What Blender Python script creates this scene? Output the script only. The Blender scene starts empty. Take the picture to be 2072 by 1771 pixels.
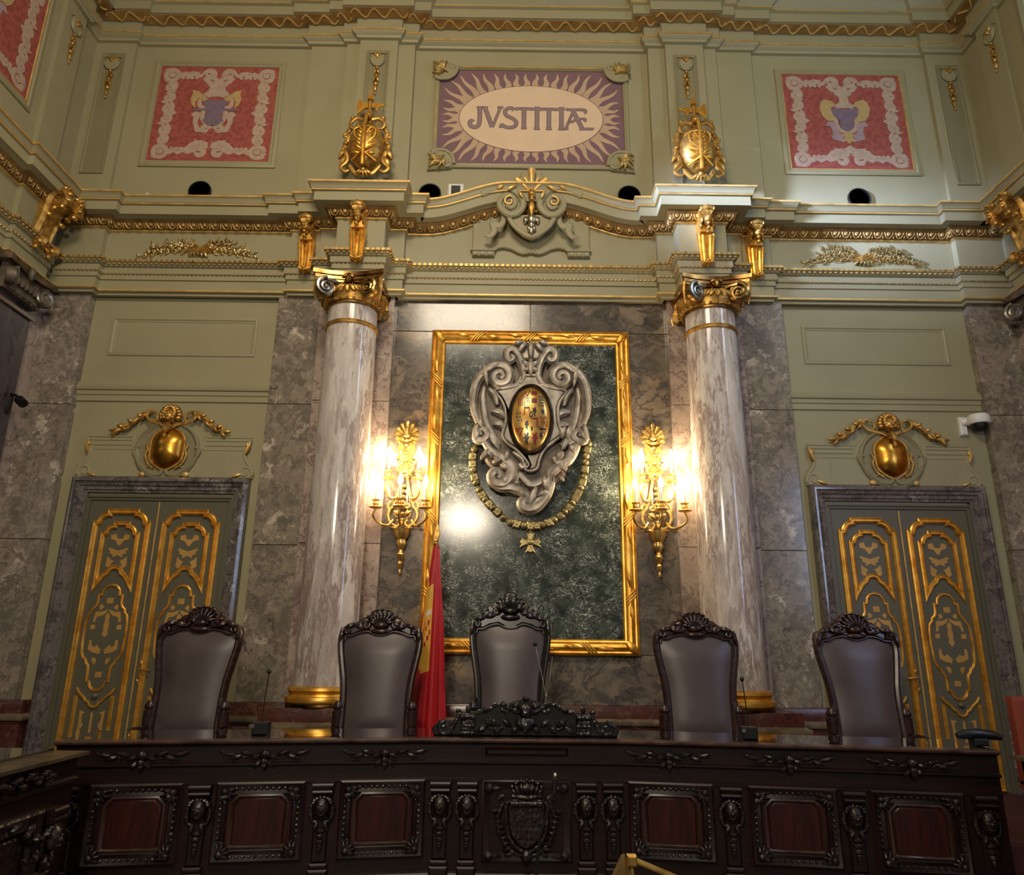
import bpy, math, random
from mathutils import Vector, Matrix
PI = math.pi
rnd = random.Random(11)
C = bpy.context.scene.collection

# ------------------------------------------------------------------ camera
CAM = Vector((-0.241, -8.0, 1.62))
F_PX, W_PX, H_PX = 1464.0, 2072.0, 1771.0
P_, Y_, R_ = math.radians(16.17), math.radians(0.247), math.radians(0.621)
_f = Vector((math.sin(Y_)*math.cos(P_), math.cos(Y_)*math.cos(P_), math.sin(P_)))
_r0 = Vector((math.cos(Y_), -math.sin(Y_), 0)); _u0 = _r0.cross(_f)
_r = _r0*math.cos(R_) + _u0*math.sin(R_); _u = -_r0*math.sin(R_) + _u0*math.cos(R_)
cam_d = bpy.data.cameras.new('camera'); cam = bpy.data.objects.new('camera', cam_d); C.objects.link(cam)
cam_d.sensor_fit = 'HORIZONTAL'; cam_d.sensor_width = 36; cam_d.lens = F_PX/W_PX*36; cam_d.clip_start = .05
cam.matrix_world = Matrix(((_r.x, _u.x, -_f.x, CAM.x), (_r.y, _u.y, -_f.y, CAM.y), (_r.z, _u.z, -_f.z, CAM.z), (0, 0, 0, 1)))
bpy.context.scene.camera = cam

def on_wall(px, py, y=0.0):
    """survey helper: the (x, z) on the wall plane Y=y that a measured spot of the photograph belongs to"""
    d = _r*((px-W_PX/2)/F_PX) - _u*((py-H_PX/2)/F_PX) + _f
    t = (y-CAM.y)/d.y
    return CAM.x+t*d.x, CAM.z+t*d.z
def tracer(ox, oy, s, y, cx=0.0, cz=0.0):
    """maps spots of an enlarged detail to metres about (cx, cz) on the plane Y=y"""
    def T(*pts):
        out = []
        for a, b in pts:
            x, z = on_wall(ox+a/s, oy+b/s, y); out.append((x-cx, z-cz))
        return out
    return T

# ------------------------------------------------------------------ mesh builder
class MB:
    def __init__(s): s.v = []; s.f = []; s.m = []
    def add(s, vs, fs, mi=0):
        o = len(s.v); s.v += [tuple(v) for v in vs]; s.f += [[i+o for i in f] for f in fs]; s.m += [mi]*len(fs); return s
    def box(s, x0, x1, y0, y1, z0, z1, mi=0):
        v = [(x, y, z) for z in (z0, z1) for y in (y0, y1) for x in (x0, x1)]
        return s.add(v, [(0,2,3,1),(4,5,7,6),(0,1,5,4),(2,6,7,3),(0,4,6,2),(1,3,7,5)], mi)
    def cbox(s, x0, x1, y0, y1, z0, z1, b=.01, mi=0):
        """box with chamfered front (-y) edges"""
        v = [(x0,y1,z0),(x1,y1,z0),(x1,y1,z1),(x0,y1,z1),(x0,y0+b,z0),(x1,y0+b,z0),(x1,y0+b,z1),(x0,y0+b,z1),
             (x0+b,y0,z0+b),(x1-b,y0,z0+b),(x1-b,y0,z1-b),(x0+b,y0,z1-b)]
        return s.add(v, [(0,3,2,1),(0,1,5,4),(1,2,6,5),(2,3,7,6),(3,0,4,7),(4,5,9,8),(5,6,10,9),(6,7,11,10),(7,4,8,11),(8,9,10,11)], mi)
    def prism(s, pts, y0, y1, b=0.0, mi=0):
        """outline (x, z) extruded from the front y0 back to y1, optional chamfer b on the front edge"""
        a = sum(p[0]*q[1]-q[0]*p[1] for p, q in zip(pts, pts[1:]+pts[:1]))
        if a < 0: pts = pts[::-1]
        n = len(pts)
        if b:
            ins = offset(pts, -b, True)
            v = [(x, y1, z) for x, z in pts]+[(x, y0+b, z) for x, z in pts]+[(x, y0, z) for x, z in ins]
            fs = [[i, (i+1)%n, n+(i+1)%n, n+i] for i in range(n)]+[[n+i, n+(i+1)%n, 2*n+(i+1)%n, 2*n+i] for i in range(n)]
            return s.add(v, fs+[list(range(2*n, 3*n)), list(range(n-1, -1, -1))], mi)
        v = [(x, y1, z) for x, z in pts]+[(x, y0, z) for x, z in pts]
        return s.add(v, [[i, (i+1)%n, n+(i+1)%n, n+i] for i in range(n)]+[list(range(n, 2*n)), list(range(n-1, -1, -1))], mi)
    def slab(s, pts, z0, z1, mi=0):
        """plan outline (x, y) between z0 and z1"""
        a = sum(p[0]*q[1]-q[0]*p[1] for p, q in zip(pts, pts[1:]+pts[:1]))
        if a < 0: pts = pts[::-1]
        n = len(pts)
        v = [(x, y, z0) for x, y in pts]+[(x, y, z1) for x, y in pts]
        return s.add(v, [[i, (i+1)%n, n+(i+1)%n, n+i] for i in range(n)]+[list(range(n, 2*n)), list(range(n-1, -1, -1))], mi)
    def tube(s, pts, r, n=8, mi=0, flat=None, up=(0, -1, 0), close=False, ridge=0.0, lobes=4):
        """sweep an ellipse along 3-D points; r a number or list; flat = thickness ratio towards `up`"""
        pts = [Vector(p) for p in pts]; N = len(pts)
        rs = r if isinstance(r, (list, tuple)) else [r]*N
        if flat is None: flat = 1.0
        up = Vector(up); V = []
        for i, p in enumerate(pts):
            if close: t = pts[(i+1)%N]-pts[i-1]
            else: t = pts[min(i+1, N-1)]-pts[max(i-1, 0)]
            if t.length < 1e-9: t = Vector((0, 0, 1))
            t.normalize()
            a = t.cross(up)
            if a.length < 1e-4: a = t.cross(Vector((1, 0, .3)))
            a.normalize(); b = a.cross(t)
            for k in range(n):
                q = 2*PI*k/n
                e = rs[i]*(1+ridge*math.cos(lobes*q)) if ridge else rs[i]
                V.append(p + a*(math.cos(q)*e) + b*(math.sin(q)*e*flat))
        F = []
        for i in range(N if close else N-1):
            j = (i+1) % N
            for k in range(n): F.append([i*n+k, i*n+(k+1)%n, j*n+(k+1)%n, j*n+k])
        if not close: F += [list(range(n-1, -1, -1)), [(N-1)*n+k for k in range(n)]]
        return s.add(V, F, mi)
    def rel(s, pts, r, y=0.0, flat=.8, n=8, mi=0, close=False, ridge=0.0, lobes=4):
        """raised band along (x, z) points on the plane y"""
        return s.tube([(p[0], y if len(p) < 3 else p[2], p[1]) for p in pts], r, n, mi, flat, close=close, ridge=ridge, lobes=lobes)
    def ell(s, c, r, nu=10, nv=7, mi=0):
        V = [(c[0], c[1], c[2]+r[2])]
        for i in range(1, nv):
            a = PI*i/nv
            for k in range(nu):
                q = 2*PI*k/nu
                V.append((c[0]+r[0]*math.sin(a)*math.cos(q), c[1]+r[1]*math.sin(a)*math.sin(q), c[2]+r[2]*math.cos(a)))
        V.append((c[0], c[1], c[2]-r[2])); F = []
        for k in range(nu): F.append([0, 1+k, 1+(k+1)%nu])
        for i in range(nv-2):
            for k in range(nu): F.append([1+i*nu+k, 1+(i+1)*nu+k, 1+(i+1)*nu+(k+1)%nu, 1+i*nu+(k+1)%nu])
        L = len(V)-1; o = 1+(nv-2)*nu
        for k in range(nu): F.append([o+k, L, o+(k+1)%nu])
        return s.add(V, F, mi)
    def lathe(s, prof, c=(0, 0, 0), n=24, mi=0, axis='z', a0=0, a1=2*PI):
        full = abs(a1-a0-2*PI) < 1e-6; m = n if full else n+1
        V = []; F = []
        for r, h in prof:
            for k in range(m):
                q = a0+(a1-a0)*k/n
                x, y = r*math.cos(q), r*math.sin(q)
                V.append((c[0]+x, c[1]+y, c[2]+h) if axis == 'z' else (c[0]+x, c[1]-h, c[2]+y))
        for i in range(len(prof)-1):
            for k in range(n):
                kk = (k+1) % m
                q = [i*m+k, i*m+kk, (i+1)*m+kk, (i+1)*m+k]
                F.append(q)
        if full:
            if prof[0][0] > 1e-6: F.append(list(range(m-1, -1, -1)))
            if prof[-1][0] > 1e-6: F.append([(len(prof)-1)*m+k for k in range(m)])
        return s.add(V, F, mi)
    def leaf(s, base, tip, w, y=0.0, h=.03, lobes=4, bend=0.0, droop=0.0, mi=0, n=9):
        """raised acanthus-like leaf from base to tip (x, z) with scalloped edge, midrib and bend"""
        b = Vector(base); t = Vector(tip); d = t-b; L = d.length
        if L < 1e-6: return s
        d /= L; nrm = Vector((-d.y, d.x)); V = []; F = []
        cols = (-1, -.55, 0, .55, 1)
        for i in range(n+1):
            q = i/n
            ww = w*(math.sin(PI*min(1, (q*.86+.12)))**.8)*(1-.28*abs(math.sin(lobes*PI*q)))
            if i == n: ww = w*.04
            cx = b+d*(L*q)+nrm*(bend*math.sin(PI*q)*L)
            hh = h*(.35+math.sin(PI*min(1, q*.8+.1)))+droop*q*q
            for c in cols:
                p = cx+nrm*(c*ww)
                e = (1-abs(c)**1.6)*.8 + (.25 if abs(c) == .55 else 0)
                V.append((p.x, y-hh*e, p.y))
        m = len(cols)
        for i in range(n):
            for k in range(m-1): F.append([i*m+k, i*m+k+1, (i+1)*m+k+1, (i+1)*m+k])
        return s.add(V, F, mi)
    def sweep(s, path, prof, mapf=None, closed=False, zs=None, mi=0):
        """extrude profile (offset, height) along a 2-D path with mitred corners; offset is to the path's right"""
        if mapf is None: mapf = lambda a, b, h: (a, b, h)
        n = len(path); m = len(prof); V = []; F = []
        mit = miters(path, closed)
        for i, p in enumerate(path):
            mx, my = mit[i]; dz = zs(p) if zs else 0
            for d, h in prof: V.append(mapf(p[0]+mx*d, p[1]+my*d, h+dz))
        for i in range(n if closed else n-1):
            j = (i+1) % n
            for k in range(m-1): F.append([i*m+k, i*m+k+1, j*m+k+1, j*m+k])
        if not closed:
            F += [list(range(m-1, -1, -1)), [(n-1)*m+k for k in range(m)]]
        return s.add(V, F, mi)
    def xf(s, M, start=0):
        for i in range(start, len(s.v)): s.v[i] = tuple(M @ Vector(s.v[i]))
        return s
    def mirror(s, start=0):
        """append the x-mirrored copy of everything since `start` (face index)"""
        nv = len(s.v); vs = [(-x, y, z) for x, y, z in s.v]
        fs = [f[::-1] for f in s.f[start:]]; ms = s.m[start:]
        s.v += vs; s.f += [[i+nv for i in f] for f in fs]; s.m += ms
        return s
    def build(s, name, mats, parent=None, loc=None, sharp=38, smooth=True):
        me = bpy.data.meshes.new(name); me.from_pydata(s.v, [], s.f)
        if not isinstance(mats, (list, tuple)): mats = [mats]
        for mt in mats: me.materials.append(mt)
        if len(mats) > 1: me.polygons.foreach_set('material_index', s.m)
        if smooth:
            me.polygons.foreach_set('use_smooth', [True]*len(me.polygons))
            me.set_sharp_from_angle(angle=math.radians(sharp))
        me.update()
        o = bpy.data.objects.new(name, me); C.objects.link(o)
        if parent: o.parent = parent
        if loc: o.location = loc
        return o

def miters(path, closed):
    n = len(path); out = []
    def nr(a, b):
        dx, dy = b[0]-a[0], b[1]-a[1]; L = math.hypot(dx, dy) or 1
        return dy/L, -dx/L
    for i in range(n):
        if closed or 0 < i < n-1:
            n1 = nr(path[i-1], path[i]); n2 = nr(path[i], path[(i+1) % n])
            k = 1+n1[0]*n2[0]+n1[1]*n2[1]
            if k < .08: k = .08
            out.append(((n1[0]+n2[0])/k, (n1[1]+n2[1])/k))
        elif i == 0: out.append(nr(path[0], path[1]))
        else: out.append(nr(path[-2], path[-1]))
    return out
def offset(pts, d, closed=True):
    m = miters(pts, closed)
    return [(p[0]+a[0]*d, p[1]+a[1]*d) for p, a in zip(pts, m)]
def spline(pts, k=5, closed=False):
    n = len(pts); out = []
    g = (lambda i: pts[i % n]) if closed else (lambda i: pts[max(0, min(n-1, i))])
    for i in range(n if closed else n-1):
        p0, p1, p2, p3 = g(i-1), g(i), g(i+1), g(i+2)
        for j in range(k):
            t = j/k
            out.append(tuple(.5*((2*b)+(-a+c)*t+(2*a-5*b+4*c-d)*t*t+(-a+3*b-3*c+d)*t**3) for a, b, c, d in zip(p0, p1, p2, p3)))
    if not closed: out.append(tuple(pts[-1]))
    return out
def spiral(cx, cz, r0, r1, a0, turns, n=26):
    """from radius r0 at angle a0 winding in to r1"""
    return [(cx+(r0+(r1-r0)*(i/n)**.8)*math.cos(a0+turns*2*PI*i/n), cz+(r0+(r1-r0)*(i/n)**.8)*math.sin(a0+turns*2*PI*i/n)) for i in range(n+1)]
def circ(cx, cz, r, n=24, a0=0, a1=2*PI, rz=None):
    rz = rz or r
    full = abs(a1-a0-2*PI) < 1e-6
    return [(cx+r*math.cos(a0+(a1-a0)*i/n), cz+rz*math.sin(a0+(a1-a0)*i/n)) for i in range(n if full else n+1)]
def taper(n, a, b, p=1.0): return [a+(b-a)*(i/max(1, n-1))**p for i in range(n)]
def bulge(n, a, b): return [a+(b-a)*math.sin(PI*i/max(1, n-1)) for i in range(n)]
def mx(pts): return [(-p[0],)+tuple(p[1:]) for p in pts]
XZ = lambda a, b, h: (a, -h, b)          # frame profiles on a wall: height comes out of the wall

# ------------------------------------------------------------------ objects
def tag(o, label, cat, group=None, kind=None):
    o['label'] = label; o['category'] = cat
    if group: o['group'] = group
    if kind: o['kind'] = kind
    return o
def thing(name, label, cat, loc=(0, 0, 0), rz=0, group=None, kind=None):
    o = bpy.data.objects.new(name, None); o.empty_display_size = .1; C.objects.link(o)
    o.location = loc; o.rotation_euler = (0, 0, rz)
    return tag(o, label, cat, group, kind)
def copy_tree(o, parent=None):
    c = o.copy(); C.objects.link(c)
    if parent: c.parent = parent
    for ch in list(o.children): copy_tree(ch, c)
    return c
def dup(o, label, loc, rz=None, mirror=False, scale=None):
    c = copy_tree(o); c['label'] = label; c.location = loc
    if rz is not None: c.rotation_euler = (0, 0, rz)
    if scale: c.scale = scale
    if mirror: c.scale = (-c.scale[0], c.scale[1], c.scale[2])
    return c
# ------------------------------------------------------------------ materials
def lin(c):
    return tuple((v/12.92 if v <= .04045 else ((v+.055)/1.055)**2.4) for v in (x/255 for x in c))+(1,)
def newmat(name):
    m = bpy.data.materials.new(name); m.use_nodes = True; nt = m.node_tree
    b = nt.nodes['Principled BSDF']; return m, nt, b
def nd(nt, typ, **kw):
    n = nt.nodes.new(typ)
    for k, v in kw.items():
        if k in n.inputs: n.inputs[k].default_value = v
        else: setattr(n, k, v)
    return n
def ramp(nt, fac, stops):
    r = nt.nodes.new('ShaderNodeValToRGB'); e = r.color_ramp.elements
    while len(e) < len(stops): e.new(.5)
    for el, (p, c) in zip(e, stops): el.position = p; el.color = c
    nt.links.new(fac, r.inputs[0]); return r.outputs[0]
def mixc(nt, fac, a, b, mode='MIX'):
    m = nt.nodes.new('ShaderNodeMix'); m.data_type = 'RGBA'; m.blend_type = mode
    for sock, v in ((m.inputs[0], fac), (m.inputs[6], a), (m.inputs[7], b)):
        if hasattr(v, 'is_output'): nt.links.new(v, sock)
        else: sock.default_value = v
    return m.outputs[2]
def coords(nt, scale=(1, 1, 1), rand=False):
    t = nt.nodes.new('ShaderNodeTexCoord'); mp = nt.nodes.new('ShaderNodeMapping'); mp.inputs['Scale'].default_value = scale
    src = t.outputs['Object']
    if rand:
        oi = nt.nodes.new('ShaderNodeObjectInfo'); ad = nt.nodes.new('ShaderNodeVectorMath'); ad.operation = 'MULTIPLY_ADD'
        cm = nt.nodes.new('ShaderNodeCombineXYZ')
        for i in range(3): nt.links.new(oi.outputs['Random'], cm.inputs[i])
        nt.links.new(cm.outputs[0], ad.inputs[0]); ad.inputs[1].default_value = (37, 23, 51); nt.links.new(src, ad.inputs[2]); src = ad.outputs[0]
    nt.links.new(src, mp.inputs[0]); return mp.outputs[0]
def noise(nt, vec, scale, detail=4, rough=.55, dist=0):
    n = nd(nt, 'ShaderNodeTexNoise', Scale=scale, Detail=detail, Roughness=rough, Distortion=dist)
    nt.links.new(vec, n.inputs['Vector']); return n.outputs[0]
def bump(nt, b, h, strength=.3, dist=.01):
    n = nd(nt, 'ShaderNodeBump', Strength=strength, Distance=dist); nt.links.new(h, n.inputs['Height']); nt.links.new(n.outputs[0], b.inputs['Normal'])
def plain(name, col, rough=.6, metal=0, var=.12, scale=6, bmp=0, bscale=40, spec=.5, coat=0):
    m, nt, b = newmat(name); c = lin(col)
    v = coords(nt); f = noise(nt, v, scale)
    dk = tuple(x*(1-var) for x in c[:3])+(1,); lt = tuple(min(1, x*(1+var)) for x in c[:3])+(1,)
    nt.links.new(ramp(nt, f, [(.3, dk), (.7, lt)]), b.inputs['Base Color'])
    b.inputs['Roughness'].default_value = rough; b.inputs['Metallic'].default_value = metal
    b.inputs['Specular IOR Level'].default_value = spec
    if coat: b.inputs['Coat Weight'].default_value = coat; b.inputs['Coat Roughness'].default_value = .15
    if bmp: bump(nt, b, noise(nt, v, bscale, 3), bmp)
    return m
def metalmat(name, lo, hi, rough=.33, scale=9, bmp=.12, metal=1.0):
    m, nt, b = newmat(name); v = coords(nt); f = noise(nt, v, scale, 5, .6)
    nt.links.new(ramp(nt, f, [(.32, lin(lo)), (.62, lin(hi))]), b.inputs['Base Color'])
    b.inputs['Metallic'].default_value = metal; b.inputs['Roughness'].default_value = rough
    if bmp: bump(nt, b, noise(nt, v, scale*4, 3), bmp, .006)
    return m
def breccia(name, cols, scale=5, rough=.22, stretch=(1, 1, 1), vein=None, vscale=2.0, rand=True, fine=14):
    """marble: warped cells of three or more tones, noise and optional veins"""
    m, nt, b = newmat(name); v = coords(nt, stretch, rand)
    n1 = nd(nt, 'ShaderNodeTexNoise', Scale=scale*.8, Detail=5.0, Roughness=.6); nt.links.new(v, n1.inputs['Vector'])
    ad = nd(nt, 'ShaderNodeVectorMath', operation='MULTIPLY_ADD'); nt.links.new(n1.outputs['Color'], ad.inputs[0]); ad.inputs[1].default_value = (.55, .55, .55); nt.links.new(v, ad.inputs[2])
    vo = nd(nt, 'ShaderNodeTexVoronoi', Scale=scale); nt.links.new(ad.outputs[0], vo.inputs['Vector'])
    sp = nt.nodes.new('ShaderNodeSeparateColor'); nt.links.new(vo.outputs['Color'], sp.inputs[0])
    n2 = noise(nt, ad.outputs[0], scale*.5, 6, .62)
    k = nd(nt, 'ShaderNodeMath', operation='MULTIPLY_ADD'); nt.links.new(sp.outputs[0], k.inputs[0]); k.inputs[1].default_value = .42
    k2 = nd(nt, 'ShaderNodeMath', operation='MULTIPLY_ADD'); nt.links.new(n2, k2.inputs[0]); k2.inputs[1].default_value = 1.1; k2.inputs[2].default_value = -.25
    nt.links.new(k2.outputs[0], k.inputs[2])
    n = len(cols); col = ramp(nt, k.outputs[0], [(.15+.7*i/(n-1), lin(c)) for i, c in enumerate(cols)])
    f = noise(nt, v, fine, 4, .7)
    col = mixc(nt, .35, col, ramp(nt, f, [(.3, (.35, .35, .35, 1)), (.7, (1, 1, 1, 1))]), 'MULTIPLY')
    if vein:
        wv = noise(nt, ad.outputs[0], vscale, 8, .62, .8)
        a = nd(nt, 'ShaderNodeMath', operation='SUBTRACT'); nt.links.new(wv, a.inputs[0]); a.inputs[1].default_value = .5
        ab = nd(nt, 'ShaderNodeMath', operation='ABSOLUTE'); nt.links.new(a.outputs[0], ab.inputs[0])
        fac = ramp(nt, ab.outputs[0], [(.0, (1, 1, 1, 1)), (.03, (0, 0, 0, 1))])
        col = mixc(nt, fac, col, lin(vein))
    nt.links.new(col, b.inputs['Base Color']); b.inputs['Roughness'].default_value = rough
    return m

def olive(name, col, rough=.5):
    return plain(name, col, rough, var=.06, scale=1.3, bmp=.04, bscale=60)
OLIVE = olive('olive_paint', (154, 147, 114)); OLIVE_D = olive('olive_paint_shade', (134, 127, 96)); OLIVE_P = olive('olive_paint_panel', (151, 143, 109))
DOOR_G = plain('door_green_paint', (92, 89, 72), .45, var=.06, scale=2)
GOLD = metalmat('bright_gilding', (196, 134, 40), (240, 186, 84), .36, 9, .1, .72)
GOLD_O = metalmat('old_gilding', (140, 102, 44), (216, 170, 90), .4, 14, .12, .75)
GOLD_L = metalmat('gilt_line', (190, 150, 80), (226, 190, 118), .45, 7, 0, .5)
GOLD_F = plain('gold_leaf_inlay', (196, 152, 82), .5, .35, .12, 5)
BRASS = metalmat('brass_lamp_metal', (164, 124, 52), (236, 200, 118), .3, 12, .1, .8)
DULLG = metalmat('tarnished_capital_gilding', (70, 56, 36), (176, 136, 74), .38, 10, .25)
SILVER = metalmat('silvered_capital_metal', (96, 92, 90), (190, 186, 180), .3, 9, .1)
STONE = metalmat('carved_silver_stone', (104, 94, 82), (176, 166, 152), .42, 6, .15, .35)
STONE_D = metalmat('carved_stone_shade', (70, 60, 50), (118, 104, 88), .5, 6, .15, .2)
CHAINM = metalmat('tarnished_gilt_chain', (92, 82, 54), (168, 152, 104), .42, 12, .15, .7)
GREYM = breccia('grey_breccia_marble', [(84, 78, 70), (128, 118, 108), (158, 146, 130), (112, 104, 94), (148, 136, 122), (206, 194, 176)], 8, .2)
PINKM = breccia('pinkish_marble', [(128, 110, 100), (166, 148, 136), (182, 164, 150), (150, 130, 122)], 4, .2, vein=(110, 92, 90), vscale=2.5)
CENTM = breccia('dark_grey_marble_slab', [(72, 68, 62), (112, 104, 94), (138, 124, 106), (90, 84, 78), (120, 108, 94), (160, 136, 104)], 2.6, .16, (1, 1, 1.3), (70, 64, 60), 2.2)
COLM = breccia('streaked_column_marble', [(148, 132, 126), (204, 193, 184), (224, 217, 210), (176, 161, 154), (222, 209, 196)], 7, .13, (1, 1, .2), (142, 124, 118), 1.2, fine=9)
REDM = breccia('red_brown_marble', [(58, 30, 26), (92, 52, 44), (74, 40, 36), (120, 84, 72)], 9, .25)
BEIGEM = breccia('beige_marble_ledge', [(112, 98, 78), (140, 124, 100), (96, 84, 68)], 6, .2)
FRAMEM = breccia('dark_door_casing_marble', [(58, 54, 54), (96, 90, 88), (124, 116, 112), (72, 66, 66), (170, 162, 156)], 8, .14)
DARKM = breccia('dark_violet_marble', [(40, 38, 44), (66, 60, 66), (88, 78, 80), (52, 48, 54)], 5, .2, (1, 1, .4))
WARMLITM = breccia('warm_lit_marble_tint', [(140, 92, 58), (168, 112, 72), (150, 100, 66)], 3, .3)  # warm light falling on the right wall marble, put into its base colour

def green_marble():
    m, nt, b = newmat('green_veined_marble'); v = coords(nt)
    n1 = nd(nt, 'ShaderNodeTexNoise', Scale=3.0, Detail=6.0, Roughness=.65); nt.links.new(v, n1.inputs['Vector'])
    ad = nd(nt, 'ShaderNodeVectorMath', operation='MULTIPLY_ADD'); nt.links.new(n1.outputs['Color'], ad.inputs[0]); ad.inputs[1].default_value = (.35, .35, .35); nt.links.new(v, ad.inputs[2])
    col = ramp(nt, noise(nt, ad.outputs[0], 6, 6, .7), [(.3, lin((24, 30, 27))), (.5, lin((48, 56, 50))), (.7, lin((78, 86, 76)))])
    for sc, rot, lo, hi in ((15, .5, .60, .66), (24, -.6, .61, .66), (40, .2, .63, .68)):
        mp = nd(nt, 'ShaderNodeMapping'); mp.inputs['Rotation'].default_value = (0, rot, 0); mp.inputs['Scale'].default_value = (1, 1, 2.6); nt.links.new(ad.outputs[0], mp.inputs[0])
        wv = noise(nt, mp.outputs[0], sc, 2, .5, 2.2)
        fac = ramp(nt, wv, [(lo, (0, 0, 0, 1)), (hi, (1, 1, 1, 1))])
        msk = ramp(nt, noise(nt, v, 4.5, 3), [(.40, (0, 0, 0, 1)), (.58, (1, 1, 1, 1))])
        mu = nd(nt, 'ShaderNodeMath', operation='MULTIPLY'); nt.links.new(fac, mu.inputs[0]); nt.links.new(msk, mu.inputs[1])
        col = mixc(nt, mu.outputs[0], col, lin((190, 196, 186)))
    nt.links.new(col, b.inputs['Base Color']); b.inputs['Roughness'].default_value = .15; b.inputs['Specular IOR Level'].default_value = .4
    return m
GREENM = green_marble()
def wood(name, dark, light, rough=.28, stretch=(1, 1, 8)):
    m, nt, b = newmat(name); v = coords(nt, stretch)
    f = noise(nt, v, 3, 6, .6, .4); nt.links.new(ramp(nt, f, [(.35, lin(dark)), (.65, lin(light))]), b.inputs['Base Color'])
    b.inputs['Roughness'].default_value = rough; return m
WOOD = wood('dark_carved_mahogany', (14, 5, 4), (34, 12, 8), .38)
WOOD_R = wood('reddish_mahogany_field', (34, 9, 6), (60, 18, 10), .34, (8, 1, 1))
WOOD_C = wood('chair_walnut', (26, 15, 15), (60, 36, 32), .28)
WOOD_B = wood('blackened_chair_oak', (14, 13, 13), (36, 32, 30), .3)
def carved(name, dark, light, rough=.36, scale=30):
    m, nt, b = newmat(name); v = coords(nt)
    f = noise(nt, v, scale*.5, 4); nt.links.new(ramp(nt, f, [(.35, lin(dark)), (.65, lin(light))]), b.inputs['Base Color'])
    b.inputs['Roughness'].default_value = rough
    vo = nd(nt, 'ShaderNodeTexVoronoi', Scale=float(scale)); nt.links.new(v, vo.inputs['Vector']); bump(nt, b, vo.outputs[0], .55, .012)
    return m
WOOD_K = carved('deep_carved_dark_wood', (18, 11, 11), (42, 28, 26))
def leather():
    m, nt, b = newmat('dark_brown_leather'); v = coords(nt)
    f = noise(nt, v, 2.5, 4); nt.links.new(ramp(nt, f, [(.3, lin((66, 55, 55))), (.7, lin((88, 75, 76)))]), b.inputs['Base Color'])
    b.inputs['Roughness'].default_value = .36
    vo = nd(nt, 'ShaderNodeTexVoronoi', Scale=150.0); nt.links.new(v, vo.inputs['Vector']); bump(nt, b, vo.outputs[0], .12, .003)
    return m
LEATHER = leather()
def damask(name, lo, hi):
    m, nt, b = newmat(name); v = coords(nt)
    f = noise(nt, v, 16, 4, .65); nt.links.new(ramp(nt, f, [(.42, lin(lo)), (.55, lin(hi))]), b.inputs['Base Color'])
    b.inputs['Roughness'].default_value = .75; return m
REDCLOTH = damask('crimson_damask', (140, 66, 58), (160, 82, 70))
BEIGETH = plain('woven_beige_thread', (176, 152, 132), .8, var=.12, scale=18)
OCHRETH = plain('woven_ochre_thread', (178, 150, 98), .8, var=.1, scale=18)
VIOLTH = plain('woven_violet_thread', (118, 100, 114), .8, var=.12, scale=14)
PURPLE = plain('plum_painted_ground', (120, 90, 96), .8, var=.08, scale=4)
PEACH = plain('peach_painted_oval', (216, 188, 156), .8, var=.05, scale=3)
RAY = plain('tan_painted_rays', (186, 157, 128), .8, var=.08, scale=4)
LETTER = plain('grey_violet_lettering', (140, 118, 118), .8, var=.05); LETTER_D = plain('brown_letter_outline', (104, 78, 78), .8, var=.05)
BLACK = plain('matt_black', (9, 9, 10), .5, var=.05); BLACKP = plain('black_plastic', (24, 25, 26), .35, var=.05); HOLE = plain('dark_opening', (3, 3, 3), .9, var=0)
WHITEP = plain('white_plastic', (225, 224, 218), .4, var=.03); CANDLE = plain('ivory_candle_tube', (232, 220, 196), .5, var=.03)
CHROME = metalmat('steel_tube', (150, 146, 140), (220, 214, 206), .25, 20, 0)
FLAGR = plain('flag_red_satin', (176, 22, 34), .5, var=.1, scale=7); FLAGY = plain('flag_yellow_satin', (216, 164, 52), .5, var=.1, scale=7); FLAGW = plain('flag_white_patch', (216, 196, 180), .6)
GLASS = None
def glossy_top():
    m, nt, b = newmat('polished_desk_top'); b.inputs['Base Color'].default_value = lin((26, 16, 14)); b.inputs['Roughness'].default_value = .06
    b.inputs['Specular IOR Level'].default_value = .8; b.inputs['Coat Weight'].default_value = 1; b.inputs['Coat Roughness'].default_value = .03; return m
DESKTOP = glossy_top()
def emit(name, col, st):
    m = bpy.data.materials.new(name); m.use_nodes = True; nt = m.node_tree; nt.nodes.clear()
    e = nd(nt, 'ShaderNodeEmission', Color=col, Strength=st); o = nt.nodes.new('ShaderNodeOutputMaterial'); nt.links.new(e.outputs[0], o.inputs[0]); return m
BULB = emit('glowing_flame_bulb', (1, .76, .46, 1), 300)
SKYPANE = emit('bright_sky_pane', (.55, .8, .95, 1), 1.4)
E_RED = plain('enamel_red', (122, 28, 30), .3); E_BLUE = plain('enamel_blue', (44, 52, 92), .3); E_DARK = plain('enamel_black', (30, 24, 26), .3)
OVALG = metalmat('polished_gilt_oval', (176, 128, 60), (232, 190, 112), .25, 5, 0, .8)
FLOORM = breccia('brown_floor_marble', [(60, 44, 36), (84, 62, 50), (70, 52, 44)], 3, .25)
CARPET = plain('dark_red_carpet', (66, 24, 24), .9, var=.15, scale=20)
CEIL = olive('ceiling_paint', (150, 138, 108))
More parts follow.
